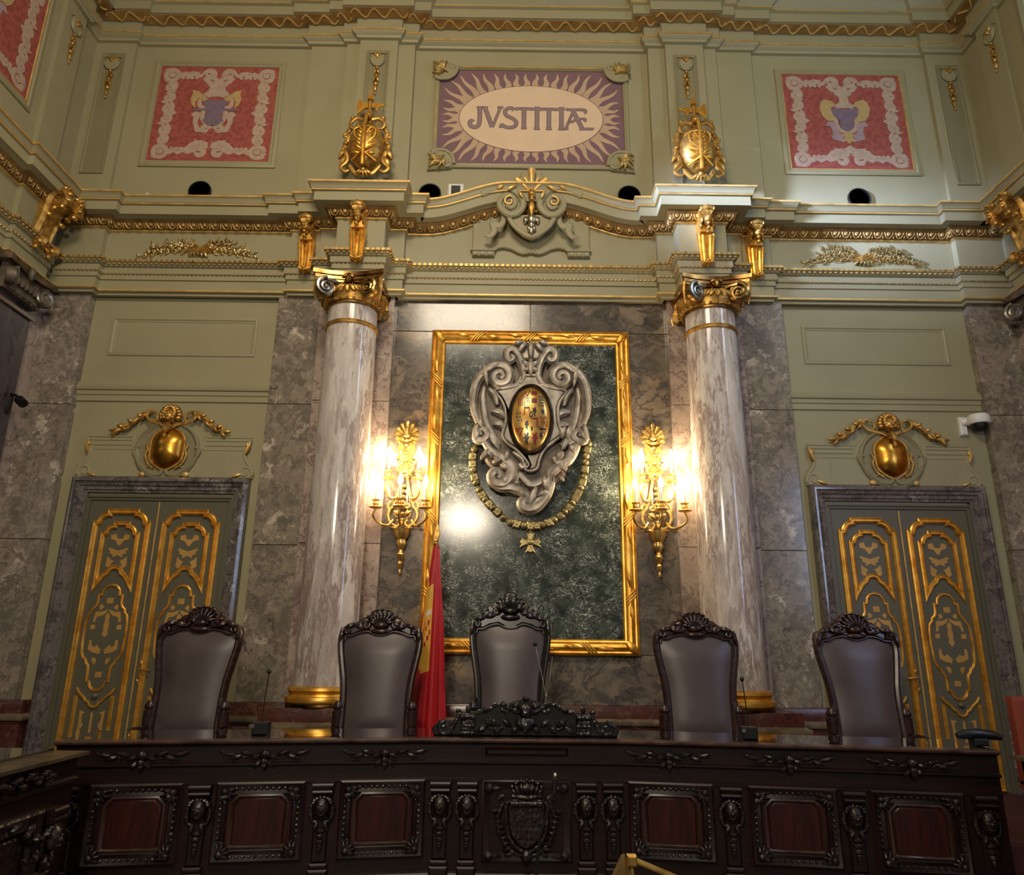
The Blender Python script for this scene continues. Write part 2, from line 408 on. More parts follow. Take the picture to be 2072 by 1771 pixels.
# ------------------------------------------------------------------ the room
def struct(name, mb, mat, label, cat, parent=None, **k):
    o = mb.build(name, mat, parent, **k)
    if parent is None: tag(o, label, cat, kind='structure')
    return o
def sroot(name, label, cat, loc=(0, 0, 0)): return thing(name, label, cat, loc, kind='structure')
WX = 5.86
struct('floor', MB().box(-6.4, 6.4, -11.5, .3, -.1, 0), FLOORM, 'dark floor in front of the carved bench', 'floor')
struct('floor_dais', MB().slab([(-5.85, -.001), (5.85, -.001), (5.85, -2.0), (3.1, -2.1), (.66, -1.72), (-.83, -1.72), (-3.27, -2.1), (-5.85, -2.0)], 0, .25), CARPET, 'raised dais floor behind the long bench', 'dais')
struct('ceiling', MB().box(-6.4, 6.4, -11.5, .3, 10.55, 10.7), CEIL, 'olive ceiling above the upper cornice', 'ceiling')
struct('wall_back', MB().box(-6.2, 6.2, 0, .3, 0, 10.6), OLIVE, 'olive painted end wall behind the judges', 'wall')
struct('wall_left', MB().box(-WX-.3, -WX, -11.5, .3, 0, 10.6), OLIVE, 'olive painted side wall at the left edge', 'wall')
wr = MB()                                                           # right wall with a window opening
wr.box(WX, WX+.3, -11.5, .3, 0, 7.3).box(WX, WX+.3, -11.5, .3, 10.0, 10.6).box(WX, WX+.3, -1.1, .3, 7.3, 10.0).box(WX, WX+.3, -11.5, -3.6, 7.3, 10.0)
struct('wall_right', wr, OLIVE, 'olive painted side wall at the right edge', 'wall')
wn = sroot('window_1', 'tall bright window high on the side wall at the upper right edge', 'window')
MB().sweep([(-3.6, 7.3), (-3.6, 10), (-1.1, 10), (-1.1, 7.3)], [(0, -.02), (0, .06), (.05, .06), (.09, .02), (.09, -.02)], lambda a, b, h: (WX-h, a, b), closed=True).build('window_frame', OLIVE_D, wn)
MB().box(WX+.1, WX+.12, -3.6, -1.1, 7.3, 10).build('window_pane', SKYPANE, wn)

# ---- lower entablature: one profile run round the room with every break over pilasters and columns
def mirror_path(h): return h + [(-x, y) for x, y in reversed(h)]
def plan(step_block=True):
    h = [(-5.80, -9.5), (-5.80, -.95), (-5.74, -.95), (-5.74, -.42), (-5.84, -.42), (-5.84, -.12), (-5.27, -.12), (-5.27, -.03), (-2.87, -.03), (-2.87, -.085), (-2.50, -.085), (-2.50, -.13),
         (-2.25, -.13), (-2.25, -.37), (-1.80, -.37), (-1.80, -.13), (-1.60, -.13), (-1.60, -.03)]
    return h
half = plan(); full = mirror_path(half)
center = [(-1.34+.067*i, -.03) for i in range(1, 40)]
curved = half + [(-1.34, -.03)] + center + [(1.34, -.03)] + [(-x, y) for x, y in reversed(half)]
def rise(p):
    t = max(0, min(1, (1.28-abs(p[0]))/1.0)) if p[1] > -.2 else 0
    return .25*t*t*(3-2*t)
ent = sroot('trim_1', 'olive main entablature with gilded mouldings above the columns', 'entablature')
MB().sweep(full, [(0, 5.64), (.05, 5.64), (.055, 5.665), (.085, 5.675), (.085, 5.70), (.06, 5.715), (.06, 5.75), (.062, 5.83), (.08, 5.836), (.08, 5.895), (.10, 5.91), (.10, 5.985), (.12, 5.99), (.15, 6.03), (.165, 6.035), (.165, 6.065), (.06, 6.08), (.06, 6.56), (0, 6.56)]).build('architrave_and_frieze', OLIVE, ent)
MB().sweep(full, [(.08, 5.678), (.093, 5.68), (.093, 5.698), (.08, 5.70)]).build('gilt_line', GOLD_L, ent)
CP = [(0, 6.48), (.06, 6.48), (.085, 6.515), (.20, 6.60), (.30, 6.60), (.30, 6.715), (.318, 6.722), (.318, 6.738), (.33, 6.745), (.345, 6.79), (.36, 6.80), (.36, 6.825), (0, 6.825)]
MB().sweep(curved, CP, zs=rise).build('cornice', OLIVE, ent)
g = MB(); g.sweep(curved, [(.315, 6.722), (.328, 6.722), (.328, 6.738), (.315, 6.738)], zs=rise); g.sweep(curved, [(.355, 6.803), (.37, 6.805), (.37, 6.828), (.32, 6.828)], zs=rise)
g.sweep(curved, [(.062, 6.487), (.085, 6.495), (.09, 6.508), (.075, 6.512)], zs=rise); g.build('cornice_gilt_line', GOLD_L, ent)
MB().sweep(curved, [(.08, 6.517), (.092, 6.512), (.2, 6.585), (.195, 6.60)], zs=rise).build('egg_moulding_ground', metalmat('dark_gilt_ground', (120, 92, 50), (156, 124, 72), .5, 8, 0, .35), ent)
def along(path, d, pitch, y_min=-2.6):
    """points every `pitch` along a path offset by d, with the local direction"""
    P = offset(path, d, False); out = []; 
    for (a, b) in zip(P, P[1:]):
        L = math.hypot(b[0]-a[0], b[1]-a[1])
        if L < pitch*.6: continue
        n = max(1, round(L/pitch))
        for i in range(n):
            t = (i+.5)/n; x, y = a[0]+(b[0]-a[0])*t, a[1]+(b[1]-a[1])*t
            if y > y_min: out.append((x, y, math.atan2(b[1]-a[1], b[0]-a[0])))
    return out
eg = MB()
cpath = half + [(-1.34, -.03), (-1.0, -.03), (-.67, -.03), (-.3, -.03)]
eggpath = [half+[(-1.28, -.03)], [(1.28, -.03)]+[(-x, y) for x, y in reversed(half)]]
segs = eggpath + [[(-1.28+.1277*i, -.03), (-1.28+.1277*(i+1), -.03)] for i in range(20)]
for sg in segs:
    for x, y, a in along(sg, .145, .128):
        z = 6.556 + rise((x, y if y < -.3 else 0)); s0 = len(eg.v)
        eg.ell((0, -.006, .004), (.030, .022, .040), 8, 5)
        eg.tube([(-.046, -.03, .045), (-.046, -.014, -.005), (-.028, .008, -.04), (0, .018, -.052), (.028, .008, -.04), (.046, -.014, -.005), (.046, -.03, .045)], .008, 5)
        eg.tube([(.064, -.03, .045), (.064, -.004, -.01), (.064, .014, -.05)], [.010, .007, .004], 5)
        eg.xf(Matrix.Translation((x, y, z)) @ Matrix.Rotation(a, 4, 'Z'), s0)
eg.build('egg_and_dart', metalmat('egg_gilding', (150, 118, 64), (206, 168, 102), .45, 14, 0, .45), ent)
bd = MB()
for x, y, a in along(full, .152, .064): bd.ell((x, y, 6.012), (.015, .014, .013), 6, 4)
bd.build('bead_row', GOLD_L, ent)
dn = MB()
for x, y, a in along(full, .163, .062):
    s0 = len(dn.v); dn.box(-.018, .018, -.006, .01, -.015, .015); dn.xf(Matrix.Translation((x, y, 6.046)) @ Matrix.Rotation(a, 4, 'Z'), s0)
dn.build('dentil_row', GOLD_O, ent)
bd = MB()
for x, y, a in along(full, .094, .05): bd.ell((x, y, 5.903), (.014, .010, .009), 5, 3)
bd.build('small_bead_row', GOLD_O, ent)
MB().box(-1.34, 1.34, -.085, 0, 6.4, 6.82).build('frieze_centre', OLIVE_P, ent)

# ---- upper cornice
uh = [(-5.86, -9.5), (-5.86, -.80), (-5.80, -.80), (-5.80, -.42), (-5.86, -.42), (-5.86, -.06), (-5.33, -.06), (-5.33, 0), (-2.97, 0), (-2.97, -.05), (-2.48, -.05), (-2.48, -.10), (-2.29, -.10), (-2.29, -.17),
      (-1.786, -.17), (-1.786, -.10), (-1.567, -.10), (-1.567, 0)]
uf = mirror_path(uh)
up = sroot('trim_2', 'upper cornice with gilded wave band along the top of the picture', 'cornice')
MB().sweep(uf, [(0, 9.40), (.04, 9.41), (.05, 9.44), (.085, 9.462), (.10, 9.48), (.10, 9.505), (.05, 9.52), (.05, 9.70), (.07, 9.71), (.19, 9.76), (.22, 9.76), (.22, 9.895), (.25, 9.91), (.25, 9.95), (.33, 10.02), (.33, 10.10), (0, 10.3)]).build('cornice', OLIVE, up)
MB().sweep(uf, [(.095, 9.484), (.108, 9.484), (.108, 9.506), (.095, 9.506)]).build('gilt_line', GOLD_L, up)
MB().sweep(uf, [(.072, 9.705), (.08, 9.70), (.19, 9.745), (.185, 9.76)]).build('wave_band_ground', metalmat('bronze_gilt_ground', (130, 98, 54), (168, 130, 76), .5, 8, 0, .3), up)
MB().sweep(uf, [(.245, 9.912), (.258, 9.912), (.258, 9.925), (.245, 9.925)]).build('upper_gilt_line', GOLD_L, up)
wv = MB()
for (a, b) in zip(offset(uf, .13, False), offset(uf, .13, False)[1:]):
    L = math.hypot(b[0]-a[0], b[1]-a[1])
    if L < .12 or min(a[1], b[1]) < -2.6 and L > 4 and False: continue
    n = max(1, round(L/.27)); pts = []
    for i in range(n*8+1):
        t = i/(n*8); s_ = math.sin(2*PI*n*t); y0 = a[1]+(b[1]-a[1])*t
        if y0 < -2.6: continue
        nx, ny = (b[1]-a[1])/L, -(b[0]-a[0])/L
        pts.append((a[0]+(b[0]-a[0])*t+nx*s_*.05, y0+ny*s_*.05, 9.722+s_*.021))
    if len(pts) > 2: wv.tube(pts, .014, 5)
wv.build('gilt_wave', GOLD_L, up)

# ---- upper pilasters with sunk panels
def frame_rect(mb, x0, x1, z0, z1, y, prof): mb.sweep([(x0, z0), (x0, z1), (x1, z1), (x1, z0)], [(d, h-y) for d, h in prof], XZ, closed=True)
THIN = [(0, 0), (0, .018), (.018, .022), (.03, .012), (.045, .012), (.05, 0)]
FRM = [(0, 0), (0, .03), (.025, .04), (.05, .035), (.06, .02), (.08, .015), (.085, 0)]
k = 3
for sg, side in ((-1, 'left'), (1, 'right')):
    pl = sroot('trim_%d' % k, 'layered olive pilaster on the upper wall above the %s column' % side, 'pilaster'); k += 1
    def bx(mb, a, b, d): return mb.box(min(a*sg, b*sg), max(a*sg, b*sg), -d, 0, 6.7, 9.45)
    m = MB(); bx(m, 2.97, 2.48, .05); bx(m, 2.48, 1.567, .10); bx(m, 2.29, 1.786, .17); m.build('pilaster_shaft', OLIVE, pl)
    m = MB(); frame_rect(m, sg*2.04-.15, sg*2.04+.15, 7.2, 9.22, -.17, THIN); m.build('panel_moulding', OLIVE_D, pl)
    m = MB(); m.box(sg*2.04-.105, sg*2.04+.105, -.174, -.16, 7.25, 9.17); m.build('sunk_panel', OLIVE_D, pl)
    pl = sroot('trim_%d' % k, 'corner pilaster with long sunk panel at the upper %s' % side, 'pilaster'); k += 1
    m = MB(); m.box(min(sg*5.86, sg*5.33), max(sg*5.86, sg*5.33), -.06, 0, 6.7, 9.45)
    m.box(min(sg*5.86, sg*5.80), max(sg*5.86, sg*5.80), -.80, -.42, 6.7, 9.45); m.build('pilaster_shaft', OLIVE, pl)
    m = MB(); frame_rect(m, sg*5.595-.15, sg*5.595+.15, 7.35, 9.22, -.06, THIN); m.build('panel_moulding', OLIVE_D, pl)
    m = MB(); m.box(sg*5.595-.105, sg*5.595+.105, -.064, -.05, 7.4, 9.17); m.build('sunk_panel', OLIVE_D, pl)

SIDEP = {}
# ---- marble cladding, pilasters and dado behind the bench
cl = sroot('trim_%d' % k, 'dark grey marble cladding around the gilt frame', 'marble cladding'); k += 1
for x0, x1, z0, z1 in ((-1.63, -.004, 5.25, 5.68), (.004, 1.63, 5.25, 5.68), (-1.63, -1.10, 1.552, 5.242), (1.10, 1.63, 1.552, 5.242), (-1.63, 1.63, 1.05, 1.545), (-1.1, 1.1, 1.552, 5.242)):
    MB().cbox(x0, x1, -.02, 0, z0, z1, .003).build('marble_slab', CENTM, cl)
for sg, side in ((-1, 'left'), (1, 'right')):
    for nm, x0, x1, d, mt, zs, lab in (('g', 2.52, 3.03, .08, GREYM, (1.05, 2.67, 4.29, 5.66), 'flat grey mottled marble pilaster between the %s column and the door'),
                                       ('p', 1.63, 2.52, .11, PINKM, (1.05, 2.69, 4.33, 5.66), 'pale pinkish marble strip behind the %s column'),
                                       ('c', 5.27, 5.86, .11, GREYM, (1.05, 2.7, 4.25, 5.66), 'grey mottled marble pilaster in the %s corner')):
        pr = sroot('trim_%d' % k, lab % side, 'pilaster'); k += 1
        for z0, z1 in zip(zs, zs[1:]):
            MB().cbox(min(sg*x0, sg*x1), max(sg*x0, sg*x1), -d, 0, z0, z1-.006, .003).build('marble_slab', mt, pr)
    # side wall: pink strip, then dark pilaster shaft with its capital
    pr = sroot('trim_%d' % k, 'dark marble pilaster with pink edge strip on the %s side wall' % side if sg < 0 else 'warm orange marble pilaster on the right side wall', 'pilaster'); k += 1; SIDEP[sg] = pr
    a, b = sorted((sg*5.86, sg*5.80)); MB().box(a, b, -.36, -.10, 1.05, 5.66).build('edge_strip', PINKM, pr)
    a, b = sorted((sg*5.86, sg*5.75)); MB().box(a, b, -.96, -.36, 1.05, 5.3).build('pilaster_shaft', DARKM if sg < 0 else WARMLITM, pr)
    a, b = sorted((sg*5.86, sg*5.80)); MB().box(a, b, -9, -.98, 1.05, 5.66).build('wall_cladding', DARKM if sg < 0 else WARMLITM, pr)
bb = sroot('baseboard_back', 'red brown and beige marble dado behind the chairs', 'dado')
dh = [(-5.86, -9), (-5.86, -.16), (-4.98-.17, -.16)]
for sg in (-1, 1):
    pth = [(-3.13, -.02), (-3.13, -.13), (-2.54, -.13), (-2.54, -.74), (-1.56, -.74), (-1.56, -.06), (1e-4, -.06)]
    if sg > 0: pth = [(-x, y) for x, y in reversed(pth)]
    pth2 = [(-5.86, -3.5), (-5.86, -.16), (-5.15, -.16), (-5.15, -.02)]
    if sg > 0: pth2 = [(-x, y) for x, y in reversed(pth2)]
    for p in (pth, pth2):
        MB().sweep(p, [(-.05, .925), (.02, .925), (.02, 1.035), (.012, 1.05), (-.05, 1.05)]).build('red_marble_band', REDM, bb)
        MB().sweep(p, [(-.05, .86), (.06, .86), (.075, .88), (.075, .905), (.03, .925), (-.05, .925)]).build('beige_ledge', BEIGEM, bb)
        MB().sweep(p, [(-.05, .25), (.06, .25), (.06, .36), (.03, .40), (.03, .86), (-.05, .86)]).build('dado_panel', REDM, bb)
    c0 = sg*2.04
    MB().box(c0-.47, c0+.47, -.72, -.02, .25, 1.048).build('pedestal_core', REDM, bb)

# ---- the olive bays over the doors
for sg, side in ((-1, 'left'), (1, 'right')):
    by = sroot('trim_%d' % k, 'plain rectangular wall panel and string course above the %s door' % side, 'wall panel'); k += 1
    a, b = sorted((sg*5.015, sg*3.27)); m = MB(); frame_rect(m, a, b, 4.895, 5.39, 0, [(0, 0), (0, .012), (.03, .018), (.045, .006), (.06, .006), (.065, 0)]); m.build('panel_moulding', OLIVE, by)
    a, b = sorted((sg*5.27, sg*3.03))
    MB().sweep([(a, 0), (b, 0)], [(0, 4.315), (.02, 4.32), (.02, 4.39), (.032, 4.395), (.032, 4.445), (.05, 4.452), (.06, 4.48), (.06, 4.505), (.04, 4.52), (.03, 4.55), (0, 4.56)]).build('string_course', OLIVE, by)
    # over-door relief board
# ------------------------------------------------------------------ doors
def leaf_parts(parent, lx, mirror):
    """one door leaf about its centre line lx, door plane y=-.02"""
    lf = MB().box(-.372, .372, -.02, 0, .26, 3.14).build('door_leaf', DOOR_G, parent, (lx, 0, 0))
    Y = .02
    def mould(pts, w, closed=True, name='gilt_moulding', flat=.7, mat=GOLD):
        pr = [(-w*.5, Y), (-w*.5, Y+w*.35), (-w*.28, Y+w*.5), (-w*.1, Y+w*.3), (w*.1, Y+w*.3), (w*.28, Y+w*.62), (w*.5, Y+w*.35), (w*.5, Y)]
        return MB().sweep(pts, pr, XZ, closed=closed).build(name, mat, lf)
    def ears(w, zt, r, zb):
        """half of a top with eared rounded corner: up the left side and over"""
        L = [(-w, zb), (-w, zt-r-.01), (-w+.035, zt-r-.01)]
        for i in range(7):
            a = PI - (PI/2)*i/6
            L.append((-w+.035+(r-.02)+(r-.02)*math.cos(a), zt-r-.01+(r-.02)*math.sin(a)+.0))
        L += [(-w+r+.02, zt)] if False else [(L[-1][0], zt)]
        return L
    o = ears(.29, 3.02, .125, .30); o = o + mx(o[::-1]); mould(o, .062)
    i_ = ears(.19, 2.885, .105, 2.245)
    bot = [(-.19, 2.215), (-.12, 2.32), (-.075, 2.352), (-.07, 2.365)] + [(.07*math.cos(a), 2.365+.045*math.sin(a)) for a in (PI*.8, PI*.65, PI*.5, PI*.35, PI*.2)] + [(.07, 2.365), (.075, 2.352), (.12, 2.32), (.19, 2.215)]
    mould(i_[1:] + mx(i_[1:][::-1]) + bot[::-1], .05)
    h = [(0, 2.222), (-.05, 2.21), (-.085, 2.17), (-.095, 2.115), (-.125, 2.115), (-.125, 2.03), (-.14, 1.99), (-.17, 1.965), (-.172, 1.94), (-.205, 1.90), (-.218, 1.83), (-.222, 1.70), (-.212, 1.53), (-.19, 1.475),
         (-.155, 1.445), (-.15, 1.42), (-.12, 1.385), (-.112, 1.31), (-.112, 1.235), (-.085, 1.23), (-.07, 1.185), (-.035, 1.152), (0, 1.145)]
    mould([(x, z) for x, z in h[::-1]] + mx(h[1:-1]), .026, name='lobed_moulding')
    og = [(-.195, 1.17), (-.17, 1.125), (-.12, 1.085), (-.08, 1.04), (-.055, 1.03), (-.04, 1.0), (0, .982)]
    MB().rel(spline(og + mx(og[:-1][::-1]), 3), .016, -.03).build('ogee_moulding', GOLD, lf)
    for s in (-1, 1): MB().cbox(s*.19-.022, s*.19+.022, -.042, -.02, .42, 1.09, .008).build('lower_panel_bar', GOLD, lf)
    MB().ell((0, -.03, 1.09), (.038, .025, .03)).build('round_boss', DOOR_G, lf)
    # pierced gold arabesques of the three panels, each panel one inlay
    def inlay(shapes):
        m = MB()
        for sh in shapes: m.prism(sh, -.025, -.018); m.prism(mx(sh), -.025, -.018) if max(p[0] for p in sh)*min(p[0] for p in sh) > -1e-6 else None
        m.build('gold_inlay', GOLD_F, lf)
    inlay([[(.0, 2.72), (.03, 2.72), (.05, 2.775), (.1, 2.76), (.1, 2.715), (.045, 2.70), (.02, 2.66), (.0, 2.64)],
           [(0, 2.59), (.03, 2.60), (.10, 2.625), (.11, 2.60), (.085, 2.585), (.09, 2.56), (.05, 2.545), (.055, 2.515), (.02, 2.53), (0, 2.54)],
           [(.03, 2.475), (.075, 2.50), (.105, 2.53), (.115, 2.43), (.09, 2.405), (.06, 2.42), (.055, 2.45)]])
    cen = [(0, 1.93), (.025, 1.9), (.02, 1.85), (.03, 1.80), (.02, 1.75), (.032, 1.71), (0, 1.67)]
    cen = cen + mx(cen[1:-1])[::-1]
    sq = lambda x, z, w, hh: [(x-w, z-hh), (x+w, z-hh), (x+w, z+hh), (x-w, z+hh)]
    inlay([sq(0, 2.055, .035, .03), [(.05, 1.985), (.075, 2.015), (.10, 2.01), (.095, 1.955), (.07, 1.965)], [(0, 1.965), (.03, 1.955), (.07, 1.94), (.13, 1.94), (.15, 1.83), (.125, 1.83), (.11, 1.885), (.06, 1.895), (.02, 1.925)],
           cen, sq(.14, 1.78, .025, .024),
           [(.015, 1.545), (.07, 1.60), (.085, 1.575), (.12, 1.59), (.125, 1.65), (.15, 1.65), (.155, 1.555), (.12, 1.53), (.08, 1.515), (.03, 1.505)], [(.045, 1.44), (.06, 1.465), (.1, 1.47), (.085, 1.42), (.06, 1.395)], sq(0, 1.30, .034, .028)])
    inlay([[(.07, .93), (.13, .95), (.125, .80), (.14, .68), (.09, .70), (.10, .77), (.075, .80), (.1, .86), (.1, .91)], [(-.012, .93), (.012, .93), (.012, .6), (-.012, .6)], [(.05, .56), (.13, .50), (.11, .42), (.05, .45)]])
    return lf
door_n = 1
for sg, side in ((-1, 'left'), (1, 'right')):
    d = sroot('door_%d' % door_n, 'olive double door with gilded panels in a dark marble surround, %s of the bench' % side, 'door', (sg*4.12, 0, 0)); door_n += 1
    U = [(-.98, .25), (-.98, 3.40), (.98, 3.40), (.98, .25)]
    MB().sweep(U, [(0, 0), (0, .10), (.03, .125), (.05, .125), (.055, .10), (.09, .09), (.10, .07), (.135, .065), (.14, .05), (.165, .045), (.165, 0)], XZ).build('marble_casing', FRAMEM, d)
    U = [(-.82, .25), (-.82, 3.20), (.82, 3.20), (.82, .25)]
    MB().sweep(U, [(0, 0), (0, .05), (.02, .05), (.025, .035), (.05, .035), (.055, .015), (.07, .015), (.07, 0)], XZ).build('inner_frame', DOOR_G, d)
    for s in (-1, 1):
        lf = leaf_parts(d, s*.38, s > 0)
    MB().tube([(0, -.03, .28), (0, -.03, 3.13)], .009, 6).build('gilt_meeting_strip', GOLD_L, d)
    m = MB(); hx = .06 if sg < 0 else -.06                       # lever handle with rosette plate
    m.cbox(hx-.022, hx+.022, -.035, -.02, 1.20, 1.50, .006).tube([(hx, -.03, 1.36), (hx, -.075, 1.36), (hx+.05*(1 if sg < 0 else -1), -.085, 1.355), (hx+.11*(1 if sg < 0 else -1), -.08, 1.35)], .011, 7).ell((hx, -.04, 1.42), (.018, .015, .03))
    m.tube(circ(hx, 1.26, .02, 10) and [(p[0], -.045, p[1]) for p in circ(hx, 1.26, .022, 12)], .006, 5, close=True)
    m.build('door_handle', GOLD_O, d)
    # relief board above the door
    od = thing('overdoor_relief', 'olive relief board with scrolled ends and a gilded oval boss above the %s door' % side, 'overdoor ornament', (sg*4.115, -.002, 0), group='overdoor reliefs')
    hb = [(-.93, 3.90), (-.93, 3.82), (-.90, 3.76), (-.87, 3.70), (-.90, 3.62), (-.96, 3.54), (-1.0, 3.46), (-.99, 3.41)]
    top = [(-.93, 3.90), (-.40, 3.90)] + circ(0, 3.72, .42, 16, PI*.86, PI*.14, .34) + [(.40, 3.90), (.93, 3.90)]
    MB().prism(top + mx(hb[1:])+hb[1:][::-1], -.035, 0, .012).build('board', OLIVE, od)
    for s in (-1, 1):
        m = MB()
        for z in (3.885, 3.845, 3.79): m.rel([(s*.92, z), (s*.42, z)], .011, -.035, .9, 6)
        m.rel([(s*.40, 3.735), (s*.87, 3.735)], .007, -.035, .9, 5).rel([(s*.70, 3.74), (s*.70, 3.5)], .006, -.035, .9, 5)
        m.rel([(s*.86, 3.90), (s*.86, 3.72)], .008, -.034, .9, 5)
        m.rel([(s*(x+.0), z) for x, z in spline([(-.93, 3.87), (-.90, 3.77), (-.87, 3.70), (-.90, 3.62), (-.97, 3.52), (-.985, 3.44)], 4)], .018, -.035)
        m.rel([(s*x, z) for x, z in spiral(-.90, 3.48, .075, .02, PI*1.0, -1.1, 20)], .014, -.036)
        sm = m.build('scrolled_moulding', OLIVE, od)
        MB().leaf((s*.93, 3.83), (s*.88, 3.68), .03, -.04, .03).ell((s*.90, -.05, 3.80), (.022, .02, .03)).build('gilt_leaf', GOLD_L, sm)
        MB().leaf((s*.86, 3.46), (s*.76, 3.42), .025, -.04, .025).build('gilt_leaf', GOLD_L, sm)
        MB().ell((s*.24, -.05, 3.445), (.045, .025, .035)).leaf((s*.2, 3.46), (s*.27, 3.42), .025, -.05, .02).build('gilt_scroll_end', GOLD_L, od)
    sur = circ(0, 3.72, .345, 40, rz=.33)
    m = MB().sweep(sur[::-1], [(-.02, .03), (-.02, .06), (0, .075), (.03, .05), (.075, .05), (.09, .03)], XZ, closed=True)
    for s in (-1, 1):
        m.rel([(s*x, z) for x, z in spline([(.30, 3.60), (.36, 3.68), (.37, 3.75), (.31, 3.76)], 4)], .018, -.06)
        m.rel([(s*x, z) for x, z in spline([(.33, 3.62), (.22, 3.50), (.12, 3.44), (.04, 3.45), (.02, 3.50)], 4)], .022, -.06)
        m.rel([(s*x, z) for x, z in spiral(.17, 3.47, .07, .02, PI*.5, -1.0, 16)], .012, -.06)
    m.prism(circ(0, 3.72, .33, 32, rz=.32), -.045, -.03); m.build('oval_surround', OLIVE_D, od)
    ov = [(.205*math.cos(a)*(1-.07*math.cos(4*a)-.05*max(0, -math.sin(a))), 3.745+.245*math.sin(a)*(1+.03*math.cos(4*a))) for a in [2*PI*i/40 for i in range(40)]]
    m = MB(); V = [(0, -.165, 3.745)]; F = []
    for r_, hh in ((.3, -.158), (.6, -.135), (.82, -.10), (.93, -.075), (1.0, -.05)):
        V += [((p[0])*r_, hh, 3.745+(p[1]-3.745)*r_) for p in ov]
    n = 40
    for i in range(n): F.append([0, 1+i, 1+(i+1)%n])
    for q in range(4):
        for i in range(n): F.append([1+q*n+i, 1+(q+1)*n+i, 1+(q+1)*n+(i+1)%n, 1+q*n+(i+1)%n])
    m.add(V, F); m.build('gilded_boss', metalmat('satin_gold_boss', (186, 128, 40), (224, 166, 70), .3, 4, 0), od, sharp=70)
    m = MB().rel(ov, .014, -.06, close=True)
    for s in (-1, 1): m.rel([(s*x, z) for x, z in spline([(.12, 3.51), (.19, 3.56), (.23, 3.66), (.21, 3.72), (.235, 3.78)], 4)], .014, -.07)
    m.leaf((0, 3.99), (0, 3.90), .05, -.16, .03).leaf((0, 3.90), (0, 3.82), .025, -.16, .03).ell((0, -.17, 3.86), (.02, .02, .03)).build('boss_rim', GOLD_O, od)
    gd = thing('mask_garland', 'gilded garland with a lion mask above the %s door' % side, 'garland', (sg*4.115, 0, 0), group='gilded mask garlands')
    m = MB().ell((0, -.1, 4.115), (.075, .08, .085), 14, 10).ell((0, -.17, 4.105), (.022, .03, .026)).ell((0, -.16, 4.068), (.035, .03, .018))
    for s in (-1, 1): m.ell((s*.03, -.165, 4.135), (.02, .018, .014)).ell((s*.045, -.14, 4.09), (.03, .03, .03))
    for q in range(11):
        a = PI*(-.12+1.24*q/10); m.ell((.10*math.cos(a), -.09, 4.13+.10*math.sin(a)), (.035, .04, .035), 8, 6); m.ell((.06*math.cos(a), -.13, 4.15+.07*math.sin(a)), (.028, .03, .028), 8, 6)
    m.build('lion_mask', GOLD_O, gd)
    for s in (-1, 1):
        m = MB().rel([(s*x, z) for x, z in spline([(.0, 4.0), (.10, 4.03), (.22, 4.06), (.28, 4.12), (.25, 4.18), (.18, 4.165), (.155, 4.10), (.19, 4.05)], 5)], taper(36, .022, .012), -.07)
        m.rel([(s*x, z) for x, z in spline([(.22, 4.18), (.32, 4.165), (.42, 4.07), (.50, 3.98)], 4)], taper(13, .02, .03), -.05)
        for t in range(7):
            x, z = .28+.05*t, 4.155-.033*t; m.leaf((s*x, z), (s*(x+.07), z-.03+(.05 if t % 2 else -.05)), .025, -.06, .035)
        m.rel([(s*x, z) for x, z in spiral(.565, 3.985, .055, .012, PI*1.2, -1.15, 18)], taper(19, .018, .01), -.06)
        m.leaf((s*.56, 3.96), (s*.70, 3.95), .03, -.05, .03).ell((s*.52, -.06, 3.97), (.03, .03, .025))
        m.build('garland_swag', GOLD_O, gd)
    m = MB().leaf((0, 4.03), (0, 3.94), .05, -.12, .05).rel([(-.10, 4.02), (-.04, 3.99), (0, 3.955), (.04, 3.99), (.10, 4.02)], .014, -.09).build('pendant_leaf', GOLD_O, gd)
